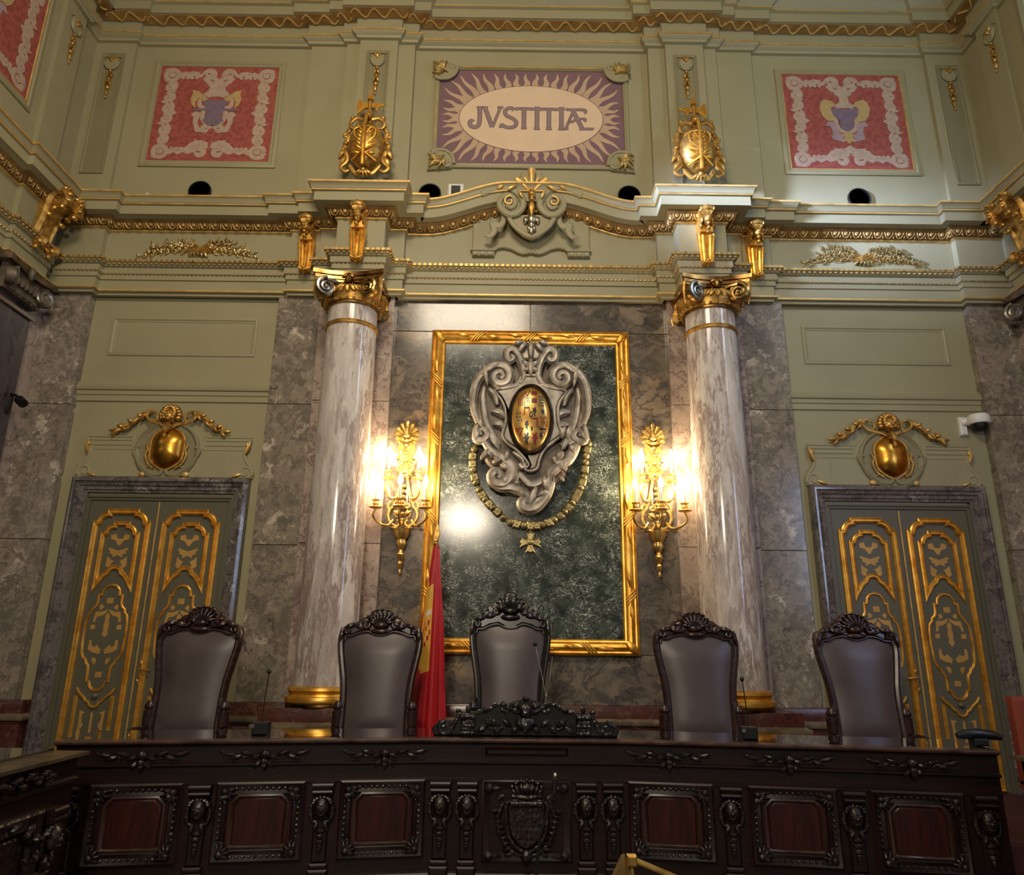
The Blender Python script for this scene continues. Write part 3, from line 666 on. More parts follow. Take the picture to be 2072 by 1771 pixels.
# ------------------------------------------------------------------ columns
def make_column(sg, label):
    c = thing('marble_column', label, 'column', (sg*2.045, -.42, 1.05), group='marble columns', kind='thing')
    MB().lathe([(.355, 0), (.355, .02), (.35, .03)], n=40).build('plinth', metalmat('dark_bronze', (40, 28, 14), (96, 70, 34), .35, 8, 0), c)
    MB().lathe([(.345, .03), (.362, .045), (.366, .07), (.356, .092), (.332, .10), (.325, .115), (.332, .13), (.344, .15), (.336, .175), (.312, .185), (.30, .19)], n=40).build('gilt_base', GOLD, c)
    prof = [(.302, .19), (.300, .6)] + [(.300-.024*(i/12)**1.5, .6+3.4*i/12) for i in range(1, 13)] + [(.276, 4.235)]
    MB().lathe(prof, n=48).build('shaft', COLM, c)
    MB().lathe([(.277, 3.985), (.295, 3.99), (.302, 4.01), (.295, 4.03), (.277, 4.035)], n=40).build('neck_ring', GOLD_O, c)
    cap = MB().lathe([(.276, 4.225), (.30, 4.23), (.305, 4.25), (.295, 4.262), (.30, 4.29), (.34, 4.38), (.345, 4.42), (.30, 4.44)], n=32).build('capital', DULLG, c)
    m = MB().lathe([(.30, 4.25), (.322, 4.255), (.322, 4.275), (.34, 4.33), (.36, 4.37), (.345, 4.42), (.30, 4.42)], n=28)
    for q in range(28):
        a = 2*PI*q/28; m.ell((.325*math.cos(a), .325*math.sin(a), 4.265), (.02, .02, .014), 6, 4)
    for q in range(14):
        a = 2*PI*(q+.5)/14; m.ell((.36*math.cos(a), .36*math.sin(a), 4.365), (.035, .035, .045), 7, 5)
    for b in range(4):
        s0 = len(m.v)
        for s in (-1, 1): m.leaf((s*.09, 4.33), (s*.02, 4.41), .03, -.36, .03).leaf((s*.05, 4.42), (s*.13, 4.33), .022, -.35, .03)
        m.xf(Matrix.Rotation(b*PI/2, 4, 'Z'), s0)
    m.build('egg_ring', GOLD_O, cap)
    ab = MB()
    def abac(r, cut):
        pts = []
        for q in range(4):
            a = q*PI/2-PI/2
            for t in range(-6, 7):
                u = t/6*r*.94; v = r*.96-cut*(1-(t/6)**2)
                pts.append((u*math.cos(a+PI/2)+v*math.cos(a), u*math.sin(a+PI/2)+v*math.sin(a)))
        return pts
    for z0, z1, r_, cu in ((4.47, 4.497, .37, .075), (4.50, 4.54, .385, .075), (4.543, 4.59, .41, .08)): ab.slab(abac(r_, cu), z0, z1)
    ab.build('abacus', metalmat('capital_gilded_bronze', (120, 80, 40), (206, 158, 96), .3, 5, .1), cap)
    for q in range(4):                                              # four corner volutes, each turned outward
        a = PI/4 + q*PI/2
        v = MB(); sx = 1 if q in (0, 3) else -1
        # volute faces nearly along -y / +y
        sp = spiral(0, 0, .112, .012, PI*.5, (-2.1 if sx > 0 else 2.1), 44)
        v.tube([(x, -.05, z) for x, z in sp], taper(45, .026, .013), 7, flat=1.0)
        v.lathe([(.0, -.03), (.105, -.03), (.115, 0.0), (.105, .035), (0, .035)], (0, 0, 0), 22, axis='y', mi=1)
        v.ell((0, -.05, 0), (.016, .02, .016), 8, 5)
        yy = -1 if q > 1 else 1
        v.tube([(-sx*.0, -.03, .10), (-sx*.10, -.03, .095), (-sx*.2, -.02, .06)], [.02, .022, .015], 6)
        if yy > 0: v.xf(Matrix.Rotation(PI, 4, 'Z') @ Matrix.Scale(-1, 4, (1, 0, 0)))
        v.xf(Matrix.Translation((sx*.25, .27 if yy > 0 else -.335, 4.365)) @ Matrix.Rotation((sx*-yy)*math.radians(-28), 4, 'Z'))
        v.build('volute', [SILVER if (sx < 0) else metalmat('capital_gilt_volute', (96, 78, 46), (196, 164, 104), .3, 6, 0), DULLG], cap)
        l = MB(); l.tube([(sx*.34, yy*.34, 4.56), (sx*.36, yy*.34, 4.47), (sx*.365, yy*.33, 4.38), (sx*.35, yy*.31, 4.25)], [.022, .024, .02, .01], 7).build('corner_leaf', GOLD_O, cap)
    f = MB()                                                        # mask in the middle of the abacus
    f.ell((0, -.335, 4.50), (.04, .04, .06), 10, 8).ell((0, -.37, 4.475), (.022, .025, .05), 8, 6)
    for s in (-1, 1): f.leaf((0, 4.54), (s*.07, 4.49), .025, -.34, .03).ell((s*.028, -.36, 4.525), (.015, .02, .012), 6, 4)
    f.build('abacus_mask', DULLG, cap)
    return c
make_column(-1, 'veined marble column with gilded capital left of the gilt frame')
make_column(1, 'veined marble column with gilded capital right of the gilt frame')

# small Ionic capitals of the side wall pilasters
def side_capital(sg, label):
    c = bpy.data.objects.new('capital', None); C.objects.link(c); c.parent = SIDEP[sg]; c.location = (sg*5.75, -.66, 5.3); c['label'] = label
    MB().slab([(0, -.31), (-sg*.07, -.31), (-sg*.07, .31), (0, .31)], -.02, .27).build('bell', STONE_D, c)
    MB().slab([(0, -.42), (-sg*.17, -.40), (-sg*.10, 0), (-sg*.17, .40), (0, .42)], .27, .345).build('abacus', metalmat('tarnished_abacus', (84, 70, 64), (150, 132, 122), .4, 6, 0), c)
    for yy in (-1, 1):
        v = MB(); sp = spiral(0, 0, .105, .012, PI*.5, 2.1*yy*-sg, 40)
        v.tube([(-sg*.035, p[0], p[1]) for p in sp], taper(41, .026, .013), 7, up=(sg, 0, 0))
        s0 = len(v.v); v.lathe([(0, -.04), (.095, -.04), (.105, 0), (.095, .05), (0, .05)], n=22, axis='z', mi=1)
        v.xf(Matrix.Rotation(PI/2, 4, 'Y'), s0)
        v.xf(Matrix.Translation((-sg*.12, yy*.29, .12)) @ Matrix.Rotation(math.radians(30)*yy*sg, 4, 'Z')).build('volute', [SILVER, STONE_D], c)
    m = MB()
    for t in (-2, -1, 0, 1, 2): m.ell((-sg*.09, t*.075, .13), (.035, .03, .05), 7, 5).ell((-sg*.08, t*.1, .01), (.025, .04, .02), 6, 4)
    m.ell((-sg*.13, 0, .29), (.04, .04, .08)).build('egg_row', STONE_D, c)
    MB().slab([(0, -.33), (-sg*.03, -.33), (-sg*.03, .33), (0, .33)], -.14, -.10).build('neck_ring', BEIGEM, c)
side_capital(-1, 'tarnished Ionic pilaster capital with silver volute at the left edge')
side_capital(1, 'Ionic pilaster capital on the right side wall')

# ------------------------------------------------------------------ gilded consoles
def make_console(label):
    """origin on the wall at mid height, .82 m tall"""
    c = thing('gilded_console', label, 'console', group='gilded mask consoles')
    def prof(z):                                                    # how far the scroll stands out at height z (-.41 .. .41)
        t = (z+.41)/.82; return .06+.13*t**1.5-.03*math.sin(PI*t)
    m = MB()
    for x in (-.045, .045):
        zs = [.02-.36*i/12 for i in range(13)]; k = [1.18-.32*i/12 for i in range(13)]
        m.tube([(x*k[i], -prof(z)-.012, z) for i, z in enumerate(zs)], [.030]*13, 8, up=(1, 0, 0))
        m.tube([(x*.25*k[i], -prof(z)-.004, z) for i, z in enumerate(zs)], [.010]*13, 6, up=(1, 0, 0))
    for s in (-1, 1):
        pts = [(s*.088*(1.15-.3*i/12), -prof(.04-.38*i/12)-.005, .04-.38*i/12) for i in range(13)]; m.tube(pts, taper(13, .022, .014), 7, up=(1, 0, 0))
    back = [(-.085, .1), (.085, .1), (.062, -.36), (-.062, -.36)]; m.prism(back, -.07, .10); m.prism([(-.09, .38), (.09, .38), (.085, .05), (-.085, .05)], -.13, .07)
    m.build('fluted_stem', GOLD, c)
    con_gold = GOLD_O; h = MB().ell((0, -.17, .20), (.06, .07, .075), 12, 9).ell((0, -.235, .19), (.018, .025, .024)).ell((0, -.225, .155), (.03, .025, .014)).ell((0, -.21, .115), (.03, .03, .03)).ell((0, -.20, .06), (.028, .03, .028)).ell((0, -.17, .02), (.024, .02, .02))
    for s in (-1, 1): h.ell((s*.024, -.225, .215), (.015, .014, .010), 7, 5).ell((s*.075, -.16, .19), (.026, .04, .05), 8, 6).ell((s*.085, -.14, .12), (.022, .035, .03), 8, 6)
    h.build('mask_head', GOLD_O, c)
    t = MB(); t.tube([(-.08, -.19, .34), (0, -.205, .345), (.08, -.19, .34)], [.035, .05, .035], 9, up=(0, 0, 1))
    for q in range(7): t.leaf(((q-3)*.012, .25), ((q-3)*.03, .37-.012*abs(q-3)), .022, -.19, .035, 2)
    for s in (-1, 1): t.tube([(s*.085, -.19+.03*math.cos(a), .33+.03*math.sin(a)) for a in [2*PI*i/12*1.4 for i in range(13)]], taper(13, .02, .01), 6, up=(1, 0, 0))
    t.build('shell_crown', GOLD_O, c)
    f = MB()
    for q in (-2, -1, 0, 1, 2): f.leaf((q*.012, -.335), (q*.036, -.405+.012*abs(q)), .022, -.075, .035, 2).ell((q*.036, -.09, -.365+.008*abs(q)), (.017, .02, .017), 7, 5)
    f.ell((0, -.10, -.345), (.03, .03, .03)).ell((0, -.075, -.415), (.012, .014, .014), 6, 5).build('leaf_foot', GOLD, c)
    return c
con = make_console('gilded mask console on the projecting block over the left column'); con.location = (-2.03, -.485, 6.235); con.scale = (.84, 1, .9)
dup(con, 'gilded mask console on the projecting block over the right column', (2.03, -.485, 6.235))
dup(con, 'gilded mask console on the frieze left of the left column', (-2.70, -.205, 6.235))
dup(con, 'gilded mask console on the frieze right of the right column', (2.70, -.205, 6.235))
def make_big_console(label):
    """double S scroll seen from its side; stands out along -y, .75 m tall"""
    c = thing('scroll_console', label, 'console', group='large scroll consoles')
    S = spline([(.20, .22), (.26, .17), (.33, .20), (.35, .28), (.29, .35), (.20, .345), (.14, .27), (.12, .14), (.10, .0), (.07, -.12), (.06, -.22), (.10, -.31), (.17, -.33), (.19, -.28), (.15, -.25)], 5)
    solid = [(0, .36), (.28, .36), (.36, .28), (.33, .20), (.22, .16), (.16, .10), (.12, -.02), (.09, -.15), (.09, -.30), (0, -.33)]
    m = MB(); V = [(x, -d, z) for x in (-.10, .10) for d, z in solid]; n = len(solid)
    m.add(V, [list(range(n)), list(range(2*n-1, n-1, -1))]+[[i, (i+1) % n, n+(i+1) % n, n+i] for i in range(n)]).build('core', GOLD_O, c)
    for sx in (-1, 1):
        m = MB().tube([(sx*.115, -d, z) for d, z in S], bulge(len(S), .028, .042), 10, up=(1, 0, 0), ridge=.12)
        for d, z in ((.36, .30), (.36, .22), (.30, .38), (.30, .14), (.22, .12), (.17, .04)): m.ell((sx*.115, -d-.02, z), (.045, .03, .035), 8, 6)
        for q in range(5): m.tube([(sx*.12, -.32-.02*q, .37-.05*q), (sx*.125, -.40+.012*q, .38-.055*q)], [.03, .014], 7)
        for q in range(3): m.ell((sx*.115+(q-1)*.03, -.16, -.31-.02*(q % 2)), (.03, .035, .04), 8, 6)
        m.ell((sx*.115, -.10, -.37), (.03, .03, .03)).build('scroll_strand', GOLD_O, c)
    return c
bc = make_big_console('large gilded double scroll console on the left side wall near the corner'); bc.location = (-5.70, -.62, 6.27); bc.rotation_euler.z = PI/2
dup(bc, 'large gilded double scroll console cut by the right edge, on the side wall', (5.70, -.76, 6.27), rz=-PI/2)

# ------------------------------------------------------------------ fasces trophies over the columns
def make_fasces(label):
    c = thing('fasces_trophy', label, 'trophy', group='gilded fasces trophies')
    S = MB()                                                        # shield bulging to the front
    ov = [(.21*math.cos(a)*(1+.06*math.cos(2*a)), .50+.32*math.sin(a)) for a in [2*PI*i/32 for i in range(32)]]
    V = [(0, -.20, .50)]; F = []
    for r_, h in ((.35, -.195), (.65, -.165), (.88, -.12), (1.0, -.07), (1.0, .02)): V += [(x*r_, h, .5+(z-.5)*r_) for x, z in ov]
    for i in range(32): F.append([0, 1+i, 1+(i+1)%32])
    for q in range(4):
        for i in range(32): F.append([1+q*32+i, 1+(q+1)*32+i, 1+(q+1)*32+(i+1)%32, 1+q*32+(i+1)%32])
    S.add(V, F); S.build('shield', GOLD_O, c, sharp=70)
    R = MB()                                                        # carved straps, sword and leaf sprays over the shield
    R.tube([(0, -.19, .13), (0, -.215, .35), (0, -.225, .5), (0, -.215, .7), (0, -.16, .88)], .022, 6)
    R.tube([(-.15, -.13, .40), (0, -.21, .30), (.15, -.13, .22)], .014, 6).tube([(.15, -.13, .42), (0, -.21, .33), (-.15, -.13, .22)], .014, 6)
    for s in (-1, 1):
        R.rel([(s*x, z, -.19) for x, z in spline([(.02, .58), (.07, .66), (.13, .62), (.11, .52), (.05, .47)], 4)], .012)
        for t in range(5): R.leaf((s*.03, .36+.05*t), (s*(.13-.01*t), .42+.055*t), .022, -.17, .03, 2)
        R.leaf((s*.03, .30), (s*.14, .30), .03, -.17, .03)
        R.rel([(s*.02, .68, -.19), (s*.10, .69, -.16), (s*.17, .66, -.1)], .01)
    R.build('shield_relief', GOLD, c)
    B = MB()
    for s in (-1, 1):
        B.rel([(s*x, z) for x, z in spline([(.05, .86), (.14, .88), (.21, .80), (.18, .73), (.11, .76), (.13, .82)], 4)], taper(21, .032, .014), -.08)
        B.rel([(s*x, z) for x, z in spline([(.20, .78), (.245, .68), (.225, .60), (.27, .52), (.25, .40)], 4)], .03, -.04)
        B.rel([(s*x, z) for x, z in spiral(.265, .64, .05, .012, PI*1.4, -1.1, 16)], .018, -.05)
        B.leaf((s*.24, .46), (s*.33, .30), .05, -.04, .05).leaf((s*.22, .34), (s*.31, .19), .05, -.05, .05)
        B.rel([(s*x, z) for x, z in spline([(.25, .40), (.22, .27), (.29, .18), (.24, .12), (.17, .16), (.19, .22)], 4)], taper(21, .034, .016), -.06)
        B.rel([(s*x, z) for x, z in spline([(.18, .18), (.10, .08), (.03, .12)], 4)], .03, -.08)
        B.ell((s*.255, -.06, .52), (.03, .03, .025)).ell((s*.19, -.07, .885), (.03, .04, .03)).ell((s*.275, -.06, .43), (.026, .03, .03))
    for q in range(5): B.leaf((0, .12), ((q-2)*.055, .015+.012*abs(q-2)), .03, -.09, .05, 2)
    B.ell((0, -.1, .90), (.06, .05, .035)).ell((0, -.12, .10), (.035, .04, .035)).build('scroll_border', GOLD_O, c)
    A = MB()                                                        # bundle of rods, axe blade, spear point
    for q in range(7):
        a = 2*PI*q/7; A.tube([(.035*math.cos(a), -.02+.03*math.sin(a), .80), (.035*math.cos(a), -.02+.03*math.sin(a), 1.02)], .016, 6)
    A.tube([(0, -.02, .9), (0, -.02, 1.22)], .016, 7)
    A.build('rod_bundle', GOLD_O, c)
    A = MB().prism([(-.02, 1.08), (-.07, 1.075), (-.15, .98), (-.165, 1.08), (-.145, 1.22), (-.08, 1.16), (-.02, 1.165)], -.035, -.005, .006)
    A.prism([(.02, 1.085), (.06, 1.08), (.085, 1.03), (.11, 1.09), (.205, 1.135), (.1, 1.155), (.05, 1.155), (.02, 1.165)], -.035, -.005, .006)
    A.prism([(-.02, 1.20), (-.045, 1.24), (-.015, 1.28), (0, 1.46), (.015, 1.28), (.045, 1.24), (.02, 1.20)], -.03, -.01, .004).tube(circ(0, 1.20, .03, 12) and [(.03*math.cos(a), -.02+.03*math.sin(a), 1.205) for a in [2*PI*i/12 for i in range(12)]], .010, 6, close=True)
    A.build('axe_head', GOLD, c)
    return c
fa = make_fasces('gilded fasces trophy with shield standing over the left column'); fa.location = (-2.045, -.36, 7.05)
dup(fa, 'gilded fasces trophy with shield standing over the right column', (2.045, -.36, 7.05), mirror=True)
st_ = MB().box(-.28, .28, -.12, .22, -.27, .06); 
for sg, side in ((-1, 'left'), (1, 'right')):
    t = thing('trophy_plinth', 'plain olive plinth under the %s fasces trophy' % side, 'plinth', (sg*2.045, -.36, 6.95))
    MB().cbox(-.27, .27, -.03, .19, -.15, .14, .012).build('block', OLIVE, t)

# ------------------------------------------------------------------ stucco pendants in the sunk panels
def make_pendant(label):
    c = thing('stucco_pendant', label, 'pendant ornament', group='stucco pendants')
    m = MB().prism(circ(0, 0, .085, 20, rz=.10), -.035, 0, .012)
    m.rel(circ(0, 0, .088, 20, PI*1.05, PI*1.95, .105), .014, -.02)
    for s in (-1, 1): m.rel([(s*x, z) for x, z in spiral(.07, .06, .045, .012, PI*.2, .9, 14)], .013, -.025).leaf((s*.09, .02), (s*.05, -.10), .028, -.02, .03)
    m.build('cartouche', OLIVE_P, c)
    m = MB().leaf((0, .0), (0, .085), .03, -.035, .03)
    for s in (-1, 1): m.leaf((0, .02), (s*.06, .075), .02, -.035, .025)
    m.build('gilt_shell', GOLD_O, c)
    m = MB().ell((0, -.02, -.14), (.02, .02, .022)).leaf((-.0, -.16), (-.03, -.24), .026, -.01, .03).leaf((0, -.16), (.03, -.24), .026, -.01, .03).ell((0, -.025, -.27), (.028, .025, .03))
    for s in (-1, 1): m.leaf((0, -.28), (s*.035, -.37), .026, -.01, .03)
    m.ell((0, -.02, -.40), (.03, .025, .035)).leaf((0, -.42), (0, -.52), .03, -.01, .03).ell((0, -.02, -.55), (.014, .015, .025)).build('husk_drop', GOLD_O, c)
    return c
pe = make_pendant('stucco pendant in the sunk panel above the left trophy'); pe.location = (-2.04, -.172, 9.08)
dup(pe, 'stucco pendant in the sunk panel above the right trophy', (2.04, -.172, 9.08))
dup(pe, 'gilt touched stucco pendant on the upper left corner pilaster', (-5.595, -.064, 9.06))
dup(pe, 'dull stucco pendant on the upper right corner pilaster', (5.595, -.064, 9.06))
dup(pe, 'stucco pendant on the left side wall pilaster by the red hanging', (-5.80, -.61, 9.12), rz=PI/2)
dup(pe, 'stucco pendant on the right side wall pilaster near the window', (5.80, -.66, 9.14), rz=-PI/2)

# ------------------------------------------------------------------ laurel sprays in the frieze
def make_laurel(label, seed):
    c = thing('laurel_spray', label, 'laurel ornament', group='gilded laurel sprays')
    q = random.Random(seed); st = MB(); lv = MB()
    for s in (-1, 1):
        for b in range(8):
            a = [(.0+.02*b, -.08+.015*b)]; L = .72-.07*b*(.6+.4*q.random()); ang = math.radians(q.uniform(2, 10)+b*7.0) * (1 if b % 2 else .55) - math.radians(6)
            pts = [(s*(.0+L*t), -.09+.012*b+L*t*math.sin(ang)*(.45)+.03*math.sin(PI*t*1.4)) for t in [i/8 for i in range(9)]]
            st.rel([(x, z) for x, z in pts], taper(9, .010, .004), -.008, 1, 5)
            for i in range(2, 9):
                x, z = pts[i]
                for k_ in (-1, 1):
                    if q.random() < .25: continue
                    th = ang*.6+k_*q.uniform(.5, 1.1); l = q.uniform(.045, .08)
                    lv.leaf((x, z), (x+s*l*math.cos(th), z+l*math.sin(th)), .014, -.008, .022, 1, n=4)
                if q.random() < .3: lv.ell((x, -.02, z-.02), (.011, .011, .011), 6, 4)
    for b in range(5): lv.leaf((-.05+.025*b, -.07), (-.12+.06*b, -.13-.02*q.random()), .028, -.012, .04, 2)
    st.build('stems', GOLD_O, c); lv.build('leaves', metalmat('bright_gilt_leaves', (150, 128, 84), (238, 216, 160), .35, 20, 0), c)
    return c
make_laurel('gilded laurel branches in the frieze over the left door', 3).location = (-4.06, -.09, 6.29)
make_laurel('gilded laurel branches in the frieze over the right door', 8).location = (4.08, -.09, 6.29)
# ------------------------------------------------------------------ red hangings on the upper wall
def hanging(label, variant):
    """crimson square, centre at origin, red field 1.59 x 1.49"""
    c = thing('crimson_hanging', label, 'hanging', group='crimson hangings')
    m = MB(); frame_rect(m, -.877, .877, -.83, .83, 0, [(0, 0), (0, .02), (.02, .03), (.045, .03), (.055, .018), (.085, .022), (.09, .012), (.09, 0)]); m.build('frame', OLIVE_P, c)
    m = MB(); frame_rect(m, -.80, .80, -.755, .755, 0, [(0, .0), (0, .024), (.008, .026), (.014, .012)])
    if variant: m.build('gilt_inner_edge', GOLD_L, c)
    m = MB().box(-.795, .795, -.010, 0, -.75, .75, 0); y = -.0125
    def strip(pts, w, mi=1): m.tube([(p[0], y, p[1]) for p in pts], [v*1.22 for v in w] if isinstance(w, list) else w*1.22, 6, mi, flat=.1)
    cnt = [0]
    def blob(pts, mi=1, d=.0): cnt[0] += 1; m.prism(pts, y-.003-.00009*cnt[0], y+.002, 0, mi)
    # scrolling border
    for s in (-1, 1):
        for t in (-1, 1):
            strip(circ(s*.63, t*.60, .085, 18)+[(s*.63+.085, t*.60)], .026); blob(circ(s*.63, t*.60, .045, 10)); strip([(s*.71, t*.70), (s*.69, t*.66)], .025); strip([(s*.72, t*.52), (s*.68, t*.55)], .02)
        for i, z in enumerate((-.42, -.27, -.10, .07, .24, .41)):
            d = 1 if i % 2 else -1
            strip([(s*(.63+x*d), z+zz) for x, zz in spiral(.0, 0, .085, .02, PI*.6, 1.15*d, 18)], taper(19, .028, .018))
            blob([(s*(.63+.05*d), z+.07), (s*(.63+.10*d), z+.10), (s*(.63+.04*d), z+.12), (s*(.63-.03*d), z+.10)])
            strip([(s*.66, z-.07), (s*.60, z+.0), (s*.65, z+.08)], .02)
        blob(circ(s*.60, .0, .06, 12, rz=.08)); blob([(s*.56, .05), (s*.48, .0), (s*.56, -.06)]); strip([(s*.30, -.60), (s*.22, -.50), (s*.12, -.47), (s*.05, -.50)], .04); blob([(s*.02, -.47), (s*.20, -.42), (s*.22, -.50), (s*.12, -.56), (s*.02, -.55)])
        for t in (-1, 1):
            strip([(s*x, t*.60+dz) for x, dz in ((.53, 0), (.46, .03), (.40, -.02), (.33, .02), (.27, -.01), (.22, .01))], .024)
            strip([(s*x, t*.60+dz) for x, dz in ((.52, -.035), (.42, .025), (.36, .05), (.27, .03))], .016)
            for x in (.30, .36, .42, .48): blob(circ(s*x, t*.60+(-.045 if t > 0 else .045), .025, 8))
            strip([(s*x, t*.61+zz) for x, zz in spiral(.12, 0, .085, .03, PI*(0.0), 1.0, 16)], .030)
        strip([(s*x, z) for x, z in spline([(.19, .57), (.14, .50), (.05, .47), (.03, .53), (.09, .56)], 4)], .026)
        blob(circ(s*.09, .64, .045, 12)); strip([(s*x, z) for x, z in spline([(.22, -.52), (.12, -.55), (.03, -.50)], 4)], .035)
    # central shield
    if not variant:
        blob([(-.17, .20), (.17, .20), (.13, .10), (.10, -.05), (.14, -.12), (.06, -.20), (-.06, -.20), (-.14, -.12), (-.10, -.05), (-.13, .10)], 3)
        for s in (-1, 1):
            blob([(s*x, z) for x, z in ((.10, .22), (.20, .30), (.24, .34), (.33, .36), (.31, .31), (.335, .22), (.31, .12), (.25, .07), (.27, .16), (.23, .24), (.16, .18))], 2)
            strip([(s*x, z) for x, z in spline([(.14, .26), (.21, .20), (.20, .11), (.13, .08), (.10, .10)], 4)], .024)
            strip([(s*x, z) for x, z in spline([(.14, .05), (.15, -.06), (.10, -.15), (.02, -.17), (.05, -.12)], 4)], .026, 1)
            blob([(s*x, z) for x, z in ((.10, .035), (.30, .03), (.26, .065), (.12, .07))], 3)
            blob([(s*x, z) for x, z in ((.30, -.03), (.24, .02), (.17, -.01), (.20, -.16), (.15, -.25), (.06, -.25), (.12, -.31), (.21, -.30), (.26, -.15), (.26, -.07))])
            strip([(s*x, z) for x, z in spiral(.09, -.25, .065, .02, PI*1.0, -1.0, 16)], .026)
        blob([(-.14, .45), (0, .49), (.14, .45), (.10, .40), (.11, .36), (.18, .29), (.10, .24), (0, .26), (-.10, .24), (-.18, .29), (-.11, .36), (-.10, .40)])
        strip([(-.14, .19), (-.05, .05), (0, -.14)], .02, 0); strip([(.14, .19), (.05, .05)], .02, 0)
    else:
        blob([(-.18, .18), (-.12, .21), (-.08, .18), (.08, .18), (.12, .21), (.18, .18), (.16, .08), (.08, .0), (.09, -.10), (.02, -.16), (-.02, -.16), (-.09, -.10), (-.08, .0), (-.16, .08)], 3)
        for s in (-1, 1):
            blob([(s*x, z) for x, z in ((.12, .24), (.16, .31), (.26, .34), (.31, .30), (.335, .2), (.31, .08), (.25, .0), (.17, -.01), (.13, .04), (.19, .12), (.20, .19))], 2)
            strip([(s*x, z) for x, z in spline([(.07, .20), (.14, .25), (.20, .20), (.17, .10), (.11, .05)], 4)], .018)
            strip([(s*x, z) for x, z in spline([(.14, .03), (.13, -.08), (.08, -.15), (.02, -.15), (.03, -.11)], 4)], .026)
            blob([(s*x, z) for x, z in ((.29, -.08), (.24, -.01), (.15, -.03), (.12, -.18), (.06, -.24), (.10, -.33), (.22, -.28), (.20, -.18), (.22, -.09))], 4)
            strip([(s*x, z) for x, z in spiral(.07, -.27, .055, .02, PI*1.0, -1.0, 16)], .022)
        blob([(-.12, .42), (-.10, .46), (0, .47), (.10, .46), (.12, .42), (.06, .38), (.06, .30), (.13, .24), (.08, .20), (-.08, .20), (-.13, .24), (-.06, .30), (-.06, .38)])
        blob(circ(0, .33, .03, 10), 2); blob([(-.06, -.18), (.06, -.18), (.05, -.3), (0, -.36), (-.05, -.3)], 2); blob([(0, -.38), (.1, -.45), (0, -.52), (-.1, -.45)])
    m.build('woven_field', [REDCLOTH, BEIGETH, OCHRETH, VIOLTH, plain('woven_lilac_thread', (160, 134, 140), .8)], c, smooth=False)
    return c
h1 = hanging('crimson hanging with scroll border and horned shield, upper left of the end wall', 0); h1.location = (-4.175, 0, 8.335)
h2 = hanging('crimson hanging with scroll border and heart shield, upper right of the end wall', 1); h2.location = (4.165, 0, 8.345)
h3 = dup(h2, 'crimson hanging cut by the upper left edge, on the side wall', (-5.86, -1.88, 8.36), rz=PI/2); h3.scale = (1.05, 1, 1.02)

# ------------------------------------------------------------------ JUSTITIAE panel
jp = thing('painted_panel', 'plum painted panel with rays and the word JVSTITIAE in a peach oval', 'painted panel', (0, 0, 8.34))
m = MB(); frame_rect(m, -1.285, 1.285, -.80, .80, 0, [(0, 0), (0, .03), (.02, .045), (.035, .045), (.045, .03), (.06, .035), (.065, .01), (.065, 0)]); m.build('frame', OLIVE_P, jp)
MB().tube([(-.92, -.042, .765), (.95, -.042, .765)], .010, 6).tube([(-1.25, -.042, .45), (-1.25, -.042, -.42)], .006, 6).build('gilt_edge', GOLD_L, jp)
m = MB().box(-1.225, 1.225, -.012, 0, -.735, .735, 0)
m.prism(circ(0, -.025, .945, 56, rz=.515), -.018, -.01, 0, 1)
NR = 48
for i in range(NR):                                                 # wavy rays
    a = 2*PI*(i+.5)/NR; ca, sa = math.cos(a), math.sin(a)
    p0 = Vector((.955*ca, -.025+.525*sa)); k_ = min(1.18/max(1e-3, abs(ca)), .70/max(1e-3, abs(sa))); 
    dirv = Vector((.62*ca, 1.0*sa)).normalized() if abs(sa) > .35 else Vector((ca, sa*1.2)).normalized()
    L = min((1.17-abs(p0.x))/max(1e-3, abs(dirv.x)), (.695-abs(p0.y+.0))/max(1e-3, abs(dirv.y))); L = max(.12, min(L, .42))
    nr = Vector((-dirv.y, dirv.x)); w0 = .043
    A = []; B = []
    for j in range(9):
        t = j/8; w = w0*(1-t)**.7*(1 if j else 1); sw = .016*math.sin(t*2*PI*1.1)*(1 if i % 2 else -1)
        c_ = p0+dirv*(L*t)+nr*sw; A.append(tuple(c_+nr*w)); B.append(tuple(c_-nr*w))
    A[-1] = tuple(p0+dirv*L)
    m.prism(A+B[:-1][::-1], -.0135-.00004*i, -.011, 0, 2)
T = tracer(860, 100, 4.819, 0, 0, 8.34)
def letter(pts, w, sm=True, k=4):
    P = T(*pts); P = spline(P, k) if sm and len(P) > 2 else P
    m.tube([(p[0], -.0192, p[1]) for p in P], w+.008, 6, 4, flat=.05); m.tube([(p[0], -.0205, p[1]) for p in P], w, 6, 3, flat=.07)
W1, W2 = .023, .012
letter([(535, 580), (533, 700), (520, 750), (485, 768), (448, 755), (438, 722), (455, 705), (468, 718)], W1); letter([(505, 575), (568, 577)], W2)
letter([(585, 580), (655, 768)], W1); letter([(735, 580), (658, 768)], W2); letter([(560, 577), (615, 577)], W2); letter([(705, 577), (765, 577)], W2)
letter([(868, 605), (850, 585), (810, 585), (780, 615), (795, 655), (850, 682), (888, 715), (880, 755), (840, 772), (790, 768), (745, 742)], W1-.003); letter([(732, 775), (748, 735)], W2)
letter([(880, 603), (905, 588), (1050, 592), (1060, 605)], W2+.004); letter([(965, 592), (963, 770)], W1); letter([(935, 776), (992, 777)], W2)
letter([(1092, 585), (1090, 778)], W1); letter([(1062, 580), (1122, 582)], W2); letter([(1060, 783), (1120, 785)], W2)
letter([(1120, 610), (1140, 593), (1290, 597), (1302, 610)], W2+.004); letter([(1208, 597), (1206, 778)], W1); letter([(1178, 785), (1236, 786)], W2)
